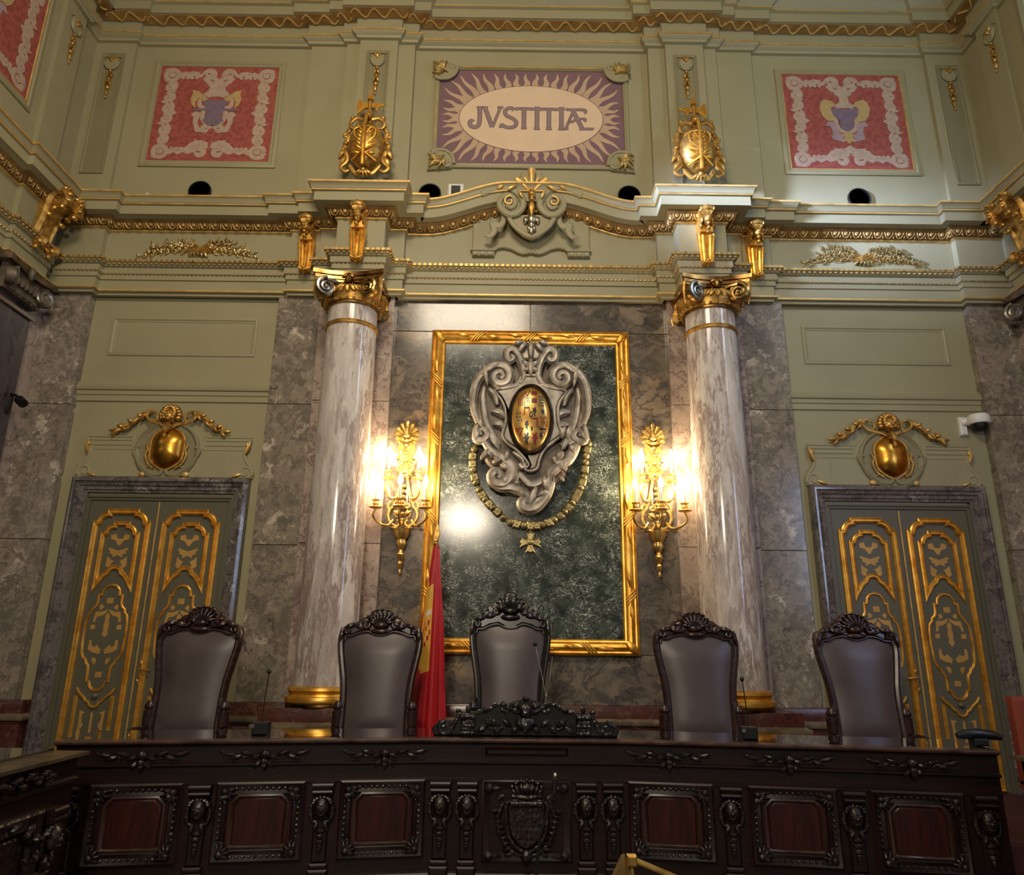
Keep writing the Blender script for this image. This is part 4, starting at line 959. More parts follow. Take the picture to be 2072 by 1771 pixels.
letter([(1330, 588), (1328, 780)], W1); letter([(1300, 584), (1360, 586)], W2); letter([(1298, 787), (1358, 788)], W2)
letter([(1450, 600), (1372, 782)], W2); letter([(1345, 784), (1398, 785)], W2); letter([(1440, 605), (1530, 780)], W1); letter([(1372, 588), (1400, 598), (1545, 600), (1563, 620), (1548, 630)], W2+.003)
letter([(1395, 712), (1430, 718), (1480, 692), (1550, 688), (1562, 702), (1548, 712)], W2); letter([(1502, 786), (1620, 786), (1628, 775)], W2+.002)
m.build('painted_canvas', [PURPLE, PEACH, RAY, LETTER, LETTER_D], jp, smooth=False)
for sx in (-1, 1):
    for sz in (-1, 1):
        m = MB(); X = lambda x, z: (sx*(1.285-x), sz*(.80-z))
        def pr(pts, y0, y1, b, mi=0): m.prism([X(x, z) for x, z in pts], y0, y1, b, mi)
        pr([(-.05, -.05), (.26, -.02), (.30, .06), (.27, .15), (.20, .22), (.10, .245), (.0, .22), (-.03, .12)], -.06, 0, .02)
        m.rel([X(x, z) for x, z in spline([(.30, .03), (.27, .15), (.18, .23), (.06, .24), (.0, .21)], 4)], .022, -.06)
        m.rel([X(x, z) for x, z in spiral(.215, .04, .055, .014, PI*1.2, 1.1, 16)], .017, -.06).rel([X(x, z) for x, z in spiral(.03, .18, .05, .014, PI*.3, -1.1, 16)], .017, -.06)
        o = m.build('corner_ornament', OLIVE_P, jp)
        m = MB()
        for q in range(6):
            a = math.radians(-15+q*24); m.leaf(X(.12, .12), X(.12-(.17-.02*(q % 2))*math.cos(a), .12-(.17-.02*(q % 2))*math.sin(a)), .040, -.06, .055, 2, bend=.18)
        m.leaf(X(-.02, -.02), X(.17, .15), .04, -.07, .04).ell((X(.09, .09)[0], -.09, X(.09, .09)[1]), (.035, .03, .035)).build('gilt_shell', metalmat('dull_gilt_shell', (128, 112, 70), (190, 160, 96), .45, 9, .1, .5), o)

# ------------------------------------------------------------------ centrepiece of the broken cornice
pc = thing('pediment_centrepiece', 'olive and gold scrolled centrepiece rising in the middle of the curved cornice', 'ornament', (0, -.30, 6.83))
m = MB().prism([(.165*math.cos(a)*(1+.07*math.cos(8*a)), .30+.20*math.sin(a)*(1+.05*math.cos(8*a))) for a in [2*PI*i/48 for i in range(48)]], -.02, .05, .02)
for s in (-1, 1):
    m.rel([(s*x, z) for x, z in spline([(.62, .10), (.46, .17), (.30, .19), (.15, .10), (.10, -.04), (.17, -.15), (.28, -.17), (.38, -.08), (.38, .03), (.30, .10), (.22, .06), (.20, -.02), (.25, -.08), (.31, -.04)], 5)], taper(66, .05, .03), -.03, .9, 9)
    m.lathe([(0, .02), (.13, .02), (.16, -.02)], (s*.27, 0, 0), 20, axis='y')
m.build('scrolls', OLIVE_P, pc)
m = MB()
for q in range(5):
    a = (q-2)*math.radians(24); L = (.30, .20, .24)[abs(q-2)]
    m.tube([(.02*math.sin(a), -.05, .14), (.6*L*math.sin(a), -.075, .14+.62*L*math.cos(a)), (1.0*L*math.sin(a), -.07, .14+L*math.cos(a)), (1.12*L*math.sin(a), -.055, .14+1.06*L*math.cos(a))], [.016, .034, .052, .022] if q % 2 == 0 else [.010, .016, .022, .010], 10, flat=.6)
m.build('palmette', GOLD_L, pc)
MB().ell((0, -.08, .08), (.05, .05, .04)).ell((0, -.09, -.0), (.035, .04, .035)).ell((0, -.08, .14), (.03, .04, .03)).ell((0, -.07, .04), (.03, .04, .04)).leaf((0, -.0), (0, -.22), .05, -.07, .04).build('gilt_bud', GOLD_O, pc)
for s in (-1, 1):
    m = MB()
    m.leaf((s*.30, .14), (s*.18, .20), .03, -.08, .03).leaf((s*.42, .16), (s*.33, .21), .03, -.07, .03).leaf((s*.16, .12), (s*.11, .02), .025, -.08, .03)
    m.rel([(s*x, z) for x, z in spiral(.27, 0, .075, .025, PI*.6, -.9*1, 18)], .014, -.06); m.build('gilt_touches', GOLD_L, pc)
m = MB()
m.prism([(-.27, -.15), (-.2, -.30), (-.10, -.40), (0, -.44), (.10, -.40), (.2, -.30), (.27, -.15)], -.005, .12, .01)
m.rel(spline([(-.30, -.14), (-.22, -.30), (-.10, -.41), (0, -.45), (.10, -.41), (.22, -.30), (.30, -.14)], 4), .032, -.01)
for s in (-1, 1): m.rel([(s*x, z) for x, z in spline([(.36, -.10), (.34, -.22), (.39, -.30), (.47, -.26), (.45, -.36), (.50, -.44), (.57, -.42)], 5)], bulge(31, .022, .045), .02, .6)
m.build('ribbon_and_swag', OLIVE_P, pc)
m = MB().ell((0, -.04, -.24), (.06, .05, .07)).ell((0, -.06, -.33), (.045, .04, .06)).leaf((0, -.34), (0, -.45), .04, -.05, .03)
for s in (-1, 1): m.ell((s*.07, -.03, -.25), (.035, .04, .05)).ell((s*.03, -.06, -.38), (.025, .03, .04))
m.build('silvered_drop', metalmat('silver_leaf', (130, 122, 100), (206, 198, 176), .35, 8, 0), pc)
ap = thing('apron_panel', 'olive apron board with scalloped lower edge under the centrepiece', 'panel', (0, -.085, 0))
hb = [(0, 6.25), (.06, 6.235), (.10, 6.23), (.16, 6.25), (.25, 6.30), (.34, 6.32), (.41, 6.305), (.44, 6.275), (.45, 6.205), (.72, 6.205), (.72, 6.62)]
MB().prism([(x, z) for x, z in hb]+[(.72, 6.8), (-.72, 6.8)]+mx(hb[1:])[::-1], -.055, 0, .012).build('board', OLIVE_P, ap)
m = MB()
for s in (-1, 1):
    m.cbox(min(s*.43, s*.74), max(s*.43, s*.74), -.07, 0, 6.272, 6.288, .004)
    for t in range(3): m.cbox(s*(.50+.09*t)-.034, s*(.50+.09*t)+.034, -.068, 0, 6.21, 6.268, .01)
    m.rel([(s*x, z) for x, z in spiral(.045, 6.275, .035, .01, PI*1.5, 1.1, 14)], .012, -.055)
m.build('scroll_edge', OLIVE, ap)

# ------------------------------------------------------------------ fittings on the cornice ledge
for px, lab in ((405, 'round black opening in the wall under the left crimson hanging'), (870, 'round black opening beside the small white device'), (1273, 'round black opening under the right end of the painted panel'), (1738, 'round black opening in the wall under the right crimson hanging')):
    x, z = on_wall(px, 389+(px-1036)*.0108, -.02)
    t = thing('round_vent', lab, 'vent', (x, -.002, z-.035), group='round black openings')
    MB().lathe([(.132, 0), (.132, .03), (.145, .03), (.145, 0)], n=28, axis='y').build('rim', BLACKP, t)
    MB().lathe([(0, .006), (.132, .006)], n=28, axis='y').build('dark_mouth', HOLE, t)
t = thing('infrared_emitter', 'small white square device with black face on the cornice ledge', 'emitter', (-.935, -.26, 6.80))
MB().cbox(-.098, .098, -.03, .05, .12, .32, .02).build('housing', WHITEP, t); MB().cbox(-.055, .058, -.036, -.02, .155, .285, .006).build('black_face', BLACK, t); MB().box(-.02, .02, .0, .04, 0, .13).build('foot', WHITEP, t)
t = thing('hooked_fitting', 'tiny white hooked fitting on the ledge below the left hanging', 'fitting', on_wall(293, 398, -.3)[:1]+(-.3, 6.80))
MB().tube([(0, 0, 0), (0, 0, .05), (.01, 0, .09), (.04, 0, .11)], .010, 6).box(-.03, .03, -.02, .02, 0, .015).build('hook', WHITEP, t)
# ------------------------------------------------------------------ framed green marble panel
fr = thing('framed_marble_panel', 'green veined marble panel in a wide gilt frame behind the middle chair', 'framed panel', (0, -.02, 0))
MB().box(-1.06, 1.06, -.03, 0, 1.62, 5.16).build('green_panel', GREENM, fr)
O_ = [(-1.165, 1.545), (-1.165, 5.235), (1.165, 5.235), (1.165, 1.545)]
MB().sweep(O_, [(0, 0), (0, .07), (.02, .085), (.028, .07), (.04, .065), (.06, .085), (.085, .092), (.11, .08), (.125, .055), (.135, .06), (.15, .055), (.165, .03), (.165, 0)], XZ, closed=True).build('gilt_frame', GOLD, fr)
gf = bpy.data.objects['gilt_frame']                                 # ribbon wraps and corner leaves, each a part of the frame
def wrap(x, z, vert, s=1):
    m = MB()
    for q in (-1, 0, 1):
        d = q*.035
        if vert: m.rel([(x-.05, z+d-.05*s, -.085), (x, z+d, -.098), (x+.05, z+d+.05*s, -.085)], .009)
        else: m.rel([(x+d-.05*s, z-.05, -.085), (x+d, z, -.098), (x+d+.05*s, z+.05, -.085)], .009)
    if vert: m.leaf((x, z-.1), (x+.02, z-.28), .03, -.085, .03, 2).leaf((x, z+.1), (x-.02, z+.28), .03, -.085, .03, 2)
    else: m.leaf((x-.1, z), (x-.26, z+.02), .03, -.085, .03, 2).leaf((x+.1, z), (x+.26, z-.02), .03, -.085, .03, 2)
    m.build('frame_ribbon', GOLD, gf)
for z in (2.15, 3.0, 3.9, 4.6):
    for s in (-1, 1): wrap(s*1.085, z, True, s)
for x in (-.62, .0, .62):
    wrap(x, 5.155, False, 1); wrap(x, 1.625, False, -1)
for sx in (-1, 1):
    for z0 in (1.625, 5.155): MB().leaf((sx*1.02, z0+(.06 if z0 < 2 else -.06)), (sx*1.14, z0-(.06 if z0 < 2 else -.06)), .05, -.085, .04).ell((sx*1.085, -.09, z0), (.045, .03, .045)).build('corner_leaf', GOLD, gf)

# ------------------------------------------------------------------ big cartouche
ca = thing('heraldic_cartouche', 'large carved silver grey cartouche with a gilt enamel oval on green marble', 'cartouche', (0, -.05, 4.1))
T = tracer(900, 660, 3.769, -.18, 0, 4.1)
body = T((500, 130), (810, 130), (830, 240), (800, 300), (900, 290), (1020, 360), (1075, 480), (1075, 620), (1040, 740), (1100, 800), (1110, 870), (1010, 900), (960, 1010), (900, 1060), (930, 1130), (840, 1190), (790, 1300), (730, 1390), (640, 1415), (585, 1370), (590, 1300), (480, 1240), (370, 1220), (350, 1150), (380, 1100), (300, 1010), (320, 900), (235, 870), (240, 780), (262, 740), (222, 600), (230, 470), (290, 360), (410, 290), (500, 300), (470, 240))
MB().prism(spline(body, 3, True), -.06, .0, .03).build('back_plate', STONE_D, ca)
m = MB()                                                            # plaque with concave sides
pl = T((590, 385), (660, 378), (720, 385), (752, 440), (820, 470), (925, 500), (880, 575), (862, 650), (872, 750), (892, 830), (835, 880), (770, 930), (725, 1010), (705, 1085), (650, 1108), (610, 1092), (640, 1060), (600, 1000), (540, 940), (480, 900), (438, 835), (465, 740), (462, 640), (430, 560), (383, 492), (480, 470), (560, 440))
m.prism(spline(pl, 3, True), -.15, -.05, .03)
m.rel(spline(pl, 3, True), .016, -.145, close=True)
m.build('plaque', STONE, ca)
ox, oz = T((655, 715))[0]; ex = T((823, 715))[0][0]-ox; ez = oz-T((655, 985))[0][1]
MB().rel(circ(ox, oz, ex*.955, 48, rz=ez*.965), .022, -.165, .9, 8, close=True).prism(circ(ox, oz, ex*.95, 40, rz=ez*.96), -.16, -.1).build('dark_rim', metalmat('blackened_rim', (30, 24, 22), (74, 60, 52), .3, 8, 0), ca)
m = MB(); rx, rz = ex*.89, ez*.905
def dome(x, z): 
    q = min(1, (x/rx)**2+(z/rz)**2); return -.17-.075*math.sqrt(max(0, 1-q))
V = [(ox, dome(0, 0), oz)]; F = []; NN = 48; RR = 9
for r_ in range(1, RR+1):
    for i in range(NN):
        a = 2*PI*i/NN; x, z = rx*r_/RR*math.cos(a), rz*r_/RR*math.sin(a); V.append((ox+x, dome(x, z), oz+z))
for i in range(NN): F.append([0, 1+i, 1+(i+1)%NN])
for q in range(RR-1):
    for i in range(NN): F.append([1+q*NN+i, 1+(q+1)*NN+i, 1+(q+1)*NN+(i+1)%NN, 1+q*NN+(i+1)%NN])
m.add(V, F, 0)
def patch(pts, mi, lift=.004):
    """flat enamel patch following the dome; pts in units of the oval half axes"""
    P = []
    n = len(pts)
    for i in range(n):
        a, b = pts[i], pts[(i+1) % n]
        for j in range(4): P.append((a[0]+(b[0]-a[0])*j/4, a[1]+(b[1]-a[1])*j/4))
    cx = sum(p[0] for p in P)/len(P); cz = sum(p[1] for p in P)/len(P)
    V = []; K = 4
    for k_ in range(K, 0, -1):
        for p in P:
            x, z = (cx+(p[0]-cx)*k_/K)*rx, (cz+(p[1]-cz)*k_/K)*rz; V.append((ox+x, dome(x, z)-lift, oz+z))
    x, z = cx*rx, cz*rz; V.append((ox+x, dome(x, z)-lift, oz+z)); N_ = len(P); F = []
    for k_ in range(K-1):
        for i in range(N_): F.append([k_*N_+i, k_*N_+(i+1)%N_, (k_+1)*N_+(i+1)%N_, (k_+1)*N_+i])
    for i in range(N_): F.append([(K-1)*N_+i, (K-1)*N_+(i+1)%N_, K*N_])
    m.add(V, F, mi)
rc = lambda x0, x1, z0, z1: [(x0, z0), (x1, z0), (x1, z1), (x0, z1)]
for x in (-.62, -.53, -.44, -.35): patch(rc(x-.022, x+.022, .34, .72 if x > -.5 else .6), 1)
for x0, x1, z0, z1 in ((.02, .30, .72, .84), (.02, .30, .44, .60), (-.36, -.30, .06, .30), (-.36, -.06, .26, .32), (-.12, -.06, .06, .30), (.28, .34, -.28, -.04), (.05, .34, -.08, -.02)): patch(rc(x0, x1, z0, z1), 1)
patch([(-.33, .42), (-.29, .42), (-.03, .86), (-.07, .86)], 1); patch([(-.07, .42), (-.03, .42), (-.29, .82), (-.33, .8)], 1)
for x, z in ((-.18, .70), (-.28, .62), (-.10, .62), (-.18, .50)): patch([(x-.04, z), (x, z-.05), (x+.04, z), (x, z+.05)], 2)
for x in (.44, .54, .64):
    for z in (.66, .56, .46, .37): patch(rc(x-.03, x+.03, z-.02, z+.02), 2)
patch(circ(.60, .18, .07, 10), 2)
for x, z in ((-.7, .12), (-.55, .12), (-.7, 0), (-.55, 0), (-.62, -.10), (-.48, -.10), (.5, -.02), (.62, -.06), (.74, .0), (.56, -.14), (.68, -.15)): patch([(x-.02, z-.035), (x+.02, z-.035), (x+.035, z), (x+.01, z+.035), (x-.01, z+.035), (x-.035, z)], 2 if x < 0 else 1)
def lion(x, z, s, mi):
    patch([(x+a*s, z+b*s) for a, b in ((-.5, -.9), (-.2, -.5), (.1, -.9), (.4, -.9), (.3, -.3), (.6, .0), (.9, .3), (.5, .3), (.6, .8), (.2, 1.), (-.1, .6), (-.7, .9), (-.4, .3), (-.8, .1), (-.3, -.1))], mi)
lion(.16, .16, .16, 3); lion(-.22, -.26, .16, 3); lion(-.22, -.66, .20, 3); lion(.20, -.66, .20, 1); lion(.52, -.58, .12, 3)
patch([(-.80, -.34), (-.36, -.34), (-.56, -.62)], 1, .003); patch([(-.72, -.38), (-.44, -.38), (-.57, -.55)], 0, .006)
for x in (-.66, -.58, -.50): patch(rc(x-.014, x+.014, -.48, -.38), 1, .009)
patch([(.42, -.34), (.78, -.34), (.74, -.40), (.44, -.40)], 3); patch([(.60, -.42), (.72, -.42), (.66, -.54)], 1); patch([(-.02, -.36), (.04, -.28), (.1, -.36), (.06, -.44), (.02, -.44)], 3)
patch(circ(0, .06, .14, 16, rz=.13), 0, .008); patch(circ(0, .06, .095, 14, rz=.105), 3, .011); patch(circ(0, .06, .04, 8, rz=.05), 0, .014)
for x0, x1, z0, z1 in ((-.012, .012, -.95, .93), (-.38, .38, .36, .375), (-.85, .85, -.315, -.30)): patch(rc(x0, x1, z0, z1), 0, .004)
m.build('enamel_oval', [OVALG, E_RED, E_BLUE, E_DARK], ca, sharp=60)
def both(mb, pts, r, y, flat=.9, n=9, k=5):
    P = spline(T(*pts), k); R_ = r if not isinstance(r, tuple) else bulge(len(P), *r)
    mb.rel(P, R_, y, flat, 18, ridge=.16, lobes=6); mb.rel(mx(P), R_, y, flat, 18, ridge=.16, lobes=6)
m = MB()                                                            # outer bands and volutes, mirrored
both(m, [(255, 740), (222, 640), (220, 540), (245, 430), (310, 345), (390, 305), (460, 320), (490, 375), (470, 430), (415, 445), (375, 410), (385, 365), (425, 355), (445, 385), (425, 405)], (.03, .055), -.14)
both(m, [(575, 440), (600, 385), (590, 300), (560, 230), (520, 185), (480, 200), (475, 245), (500, 265), (522, 245), (505, 225)], (.025, .05), -.14)
both(m, [(590, 440), (500, 465), (420, 470), (370, 450)], (.02, .04), -.13)
both(m, [(300, 460), (290, 540), (300, 640), (320, 740), (370, 830), (420, 900)], (.02, .045), -.10)
both(m, [(330, 470), (380, 520), (400, 600)], (.015, .035), -.12)
both(m, [(350, 640), (420, 650), (460, 690)], (.02, .045), -.09); both(m, [(360, 740), (420, 740), (455, 780)], (.02, .045), -.09)
both(m, [(250, 740), (235, 800), (240, 860), (290, 870), (325, 830), (300, 790), (270, 800), (280, 830)], (.02, .045), -.12)
for s in (-1, 1):
    def lf(a, b, w, y=-.12, h=.05): 
        (x0, z0), (x1, z1) = T(a, b); m.leaf((s*abs(x0), z0), (s*abs(x1), z1), w, y, h)
    lf((260, 400), (190, 515), .045); lf((300, 780), (250, 700), .04); lf((300, 300), (330, 470), .04, -.15); lf((330, 800), (420, 950), .06, -.1); lf((265, 790), (225, 880), .04)
    lf((410, 300), (270, 380), .04, -.17, .03)
m.build('outer_scrolls', STONE, ca)
m = MB()                                                            # crest between the small volutes
def lf2(a, b, w, y=-.15, h=.05, lb=4):
    (x0, z0), (x1, z1) = T(a, b); m.leaf((x0, z0), (x1, z1), w, y, h, lb)
m.prism(T((510, 125), (800, 125), (790, 190), (740, 250), (570, 250), (525, 190)), -.12, -.04, .02)
lf2((655, 120), (655, 260), .05, -.15, .06)
for s in (-1, 1): lf2((655+s*30, 130), (655+s*100, 215), .045); lf2((655+s*60, 125), (655+s*130, 150), .04); lf2((655, 320), (655+s*75, 270), .045); lf2((655, 330), (655+s*60, 350), .035)
lf2((655, 260), (655, 390), .05, -.15, .06)
x, z = T((655, 310))[0]; m.ell((x, -.17, z), (.055, .05, .06))
m.build('crest', STONE, ca)
m = MB()                                                            # lower acanthus, unlike left and right
def one(pts, r, y, k=5):
    P = spline(T(*pts), k); m.rel(P, bulge(len(P), *r), y, .9, 18, ridge=.16, lobes=6)
one([(300, 880), (350, 950), (430, 1000), (500, 1060), (505, 1140), (450, 1200), (380, 1190), (360, 1140), (390, 1110), (420, 1135), (405, 1160)], (.03, .06), -.13)
one([(350, 1190), (420, 1230), (510, 1230), (590, 1260), (640, 1320), (630, 1380)], (.03, .055), -.12)
one([(820, 1190), (790, 1270), (745, 1330), (680, 1385), (610, 1385), (590, 1345), (620, 1325), (640, 1350)], (.03, .06), -.13)
one([(900, 900), (1000, 880), (985, 950), (930, 1030), (860, 1040), (830, 1000)], (.03, .05), -.11)
one([(840, 1060), (800, 1130), (810, 1200)], (.03, .05), -.12); one([(930, 1100), (880, 1070), (830, 1110), (790, 1180)], (.02, .045), -.13)
one([(520, 960), (590, 1010), (610, 1050), (590, 1075), (570, 1050)], (.02, .035), -.12)
one([(1010, 880), (960, 980), (900, 1050)], (.025, .045), -.12)
one([(540, 1190), (570, 1130), (640, 1200), (720, 1190), (800, 1110)], (.03, .05), -.09)
for a, b, w in (((340, 940), (270, 1025), .05), ((380, 990), (300, 960), .045), ((430, 1010), (360, 1050), .05), ((470, 1050), (480, 940), .05), ((500, 1090), (420, 1060), .045), ((500, 1140), (430, 1220), .05), ((560, 1230), (540, 1170), .05), ((560, 1250), (620, 1310), .04),
                ((790, 1260), (700, 1300), .05), ((760, 1150), (790, 1270), .06), ((820, 1130), (760, 1240), .05), ((860, 1090), (930, 1050), .045), ((870, 1150), (910, 1190), .04), ((900, 960), (850, 1030), .06), ((960, 900), (990, 980), .05), ((880, 860), (920, 760), .05), ((930, 860), (960, 760), .05), ((700, 1230), (640, 1380), .06), ((760, 1300), (660, 1370), .05)):
    lf2(a, b, w, -.13, .055, 4)
m.build('lower_acanthus', STONE, ca)

# ------------------------------------------------------------------ collar chain hanging below the cartouche
ch = thing('collar_chain', 'gilded collar chain with a cross pendant hanging round the cartouche', 'chain', (0, -.05, 4.1))
Pc = spline(T((245, 870), (215, 960), (215, 1080), (245, 1200), (310, 1310), (400, 1405), (500, 1485), (655, 1515), (800, 1488), (920, 1405), (1000, 1300), (1055, 1180), (1075, 1060), (1085, 960), (1105, 870)), 6)
m = MB(); L = 0; last = 0
for i in range(1, len(Pc)):
    L += math.hypot(Pc[i][0]-Pc[i-1][0], Pc[i][1]-Pc[i-1][1])
    if L-last > .062:
        last = L; j = int(L/.062); x, z = Pc[i]; ang = math.atan2(Pc[i][1]-Pc[i-1][1], Pc[i][0]-Pc[i-1][0]); s0 = len(m.v)
        if j % 2: m.ell((0, -.03, 0), (.04, .036, .044), 8, 6)
        else: m.prism([(-.036, -.045), (.036, -.045), (.05, .0), (.036, .045), (-.036, .045), (-.05, 0)], -.055, 0, .014); m.ell((0, -.05, 0), (.02, .016, .02), 6, 4)
        m.xf(Matrix.Translation((x, -.01, z)) @ Matrix.Rotation(-ang, 4, 'Y'), s0)
m.rel(Pc, .016, -.02).build('links', CHAINM, ch)
m = MB(); x, z = T((655, 1640))[0]
for q in range(4):
    a = q*PI/2+PI/4*0; s0 = len(m.v); m.prism([(-.014, .02), (.014, .02), (.06, .12), (.025, .10), (0, .115), (-.025, .10), (-.06, .12)], -.03, 0, .006); m.xf(Matrix.Translation((x, -.01, z)) @ Matrix.Rotation(a, 4, 'Y'), s0)
for q in range(8):
    a = (q+.5)*PI/4; m.tube([(x, -.02, z), (x+.105*math.cos(a), -.02, z+.105*math.sin(a))], [.022, .008], 6)
m.ell((x, -.04, z), (.034, .025, .034)).tube([(x, -.02, z+.09), (x, -.02, z+.15)], .014, 6).rel(circ(x, z+.115, .022, 10), .008, -.02, close=True).build('cross_pendant', CHAINM, ch)

# ------------------------------------------------------------------ wall sconces
def make_sconce(label):
    """origin on the marble, at the height of the candle dishes"""
    c = thing('wall_sconce', label, 'wall lamp', group='gilt wall sconces')
    m = MB(); m.prism([(-.06, .38), (.06, .38), (.10, .52), (.08, .62), (.095, .74), (.085, .84), (-.085, .84), (-.095, .74), (-.08, .62), (-.10, .52)], -.03, 0, .012)
    for s in (-1, 1): m.ell((s*.085, -.035, .80), (.022, .02, .02), 7, 5).ell((s*.09, -.035, .62), (.02, .02, .03), 7, 5).leaf((0, .80), (s*.10, .86), .03, -.04, .03, 2)
    for s in (-1, 1):
        m.rel([(s*x, z) for x, z in spiral(.055, .55, .045, .012, PI*1.5, 1.1, 14)], .014, -.035).rel([(s*x, z) for x, z in spline([(.02, .50), (.10, .54), (.10, .64), (.04, .66)], 4)], .014, -.035)
        m.rel([(s*x, z) for x, z in spline([(.0, .40), (.06, .44), (.09, .50), (.05, .53)], 4)], .016, -.04).leaf((s*.02, .72), (s*.08, .80), .025, -.04, .03, 2).leaf((0, .45), (s*.09, .40), .03, -.04, .03, 2)
        m.rel([(s*x, z) for x, z in spiral(.04, .70, .032, .01, PI*1.3, 1.1, 12)], .010, -.04)
    for z in (.58, .67, .76, .82): m.ell((0, -.045, z), (.028, .025, .022), 8, 6)
    m.build('backplate', BRASS, c)
    m = MB()
    for q in range(9):
        a = (q-4)*math.radians(25); r_ = .20-.013*abs(q-4); sa, ca_ = math.sin(a)*.9, math.cos(a)
        m.tube([(.02*sa, -.03, .86+.02*ca_), (.5*r_*sa, -.045, .86+.5*r_*ca_), (.85*r_*sa, -.05, .86+.85*r_*ca_), (r_*sa, -.04, .86+r_*ca_)], [.010, .020, .027, .014], 8, flat=.6)
    m.leaf((0, .86), (0, .98), .03, -.06, .03).ell((0, -.05, .87), (.05, .03, .03)).build('palmette', BRASS, c)
    m = MB()                                                        # lyre shaped basket and stem
    for s in (-1, 1):
        m.rel([(s*x, z) for x, z in spline([(.03, .38), (.055, .25), (.09, .12), (.12, .04), (.155, .02), (.165, .07), (.13, .10), (.10, .07), (.12, .05)], 5)], taper(41, .018, .012), -.05)
        m.rel([(s*x, z) for x, z in spline([(.14, .03), (.16, -.05), (.13, -.13), (.06, -.17), (.03, -.13), (.06, -.10)], 5)], taper(26, .02, .012), -.06)
        m.rel([(s*x, z) for x, z in spiral(.05, .06, .045, .01, PI*.5, 1.2, 14)], .011, -.07).rel([(s*x, z) for x, z in spiral(.055, -.03, .04, .01, PI*1.5, 1.2, 14)], .011, -.07)
        m.leaf((s*.02, -.20), (s*.13, -.185), .028, -.06, .04, 2).leaf((s*.02, -.06), (s*.10, .0), .025, -.07, .03, 2)
        m.tube([(s*.05, -.03, -.13), (s*.03, -.02, .35)], .010, 6)
    for z in (-.10, -.03, .04, .10, .16, .22, .28): m.ell((0, -.07, z), (.022, .022, .02), 7, 5)
    m.box(-.09, .09, -.05, 0, -.215, -.185).build('lyre_stem', BRASS, c)
    MB().lathe([(.0, -.70), (.014, -.69), (.02, -.665), (.012, -.64), (.030, -.60), (.034, -.575), (.018, -.55), (.036, -.51), (.045, -.48), (.028, -.455), (.024, -.43), (.048, -.39), (.06, -.36), (.05, -.32), (.075, -.28), (.09, -.24), (.095, -.20), (0, -.19)], (0, -.07, 0), 14).build('drop_finial', BRASS, c)
    def candle(x, y, z, pts, ri):
        a = MB().tube(spline(pts, 5), .013, 7); a.leaf((pts[1][0], pts[1][2]), (pts[2][0], pts[2][2]-.02), .022, pts[1][1]-.01, .02, 2).build('arm', BRASS, c)
        d = MB().lathe([(0, -.015), (.055, -.01), (.075, 0), (.07, .006), (.02, .004), (.022, .02), (.034, .04), (.03, .06), (.02, .065), (.042, .075), (.046, .082), (.016, .083), (.015, .09)], (x, y, z), 18).build('candle_dish', BRASS, c)
        MB().lathe([(.015, .085), (.0145, .235), (0, .235)], (x, y, z), 12).build('candle', CANDLE, d)
        MB().lathe([(0, .235), (.014, .24), (.027, .265), (.029, .29), (.02, .325), (.006, .362), (0, .37)], (x, y, z), 12).build('bulb', BULB, d)
    for s in (-1, 1):
        candle(s*.265, -.26, 0, [(s*.10, -.06, -.10), (s*.15, -.10, -.165), (s*.23, -.2, -.16), (s*.29, -.25, -.09), (s*.265, -.26, -.015)], 0)
        candle(s*.165, -.17, .345, [(s*.05, -.05, .22), (s*.09, -.08, .14), (s*.16, -.13, .15), (s*.19, -.17, .24), (s*.165, -.17, .33)], 0)
    candle(0, -.34, 0, [(0, -.06, -.10), (0, -.14, -.17), (0, -.28, -.15), (0, -.345, -.08), (0, -.34, -.015)], 0)
    return c
sc = make_sconce('five light gilt sconce between the left column and the gilt frame'); sc.location = (-1.405, -.025, 3.055)
dup(sc, 'five light gilt sconce between the right column and the gilt frame', (1.405, -.025, 3.055))
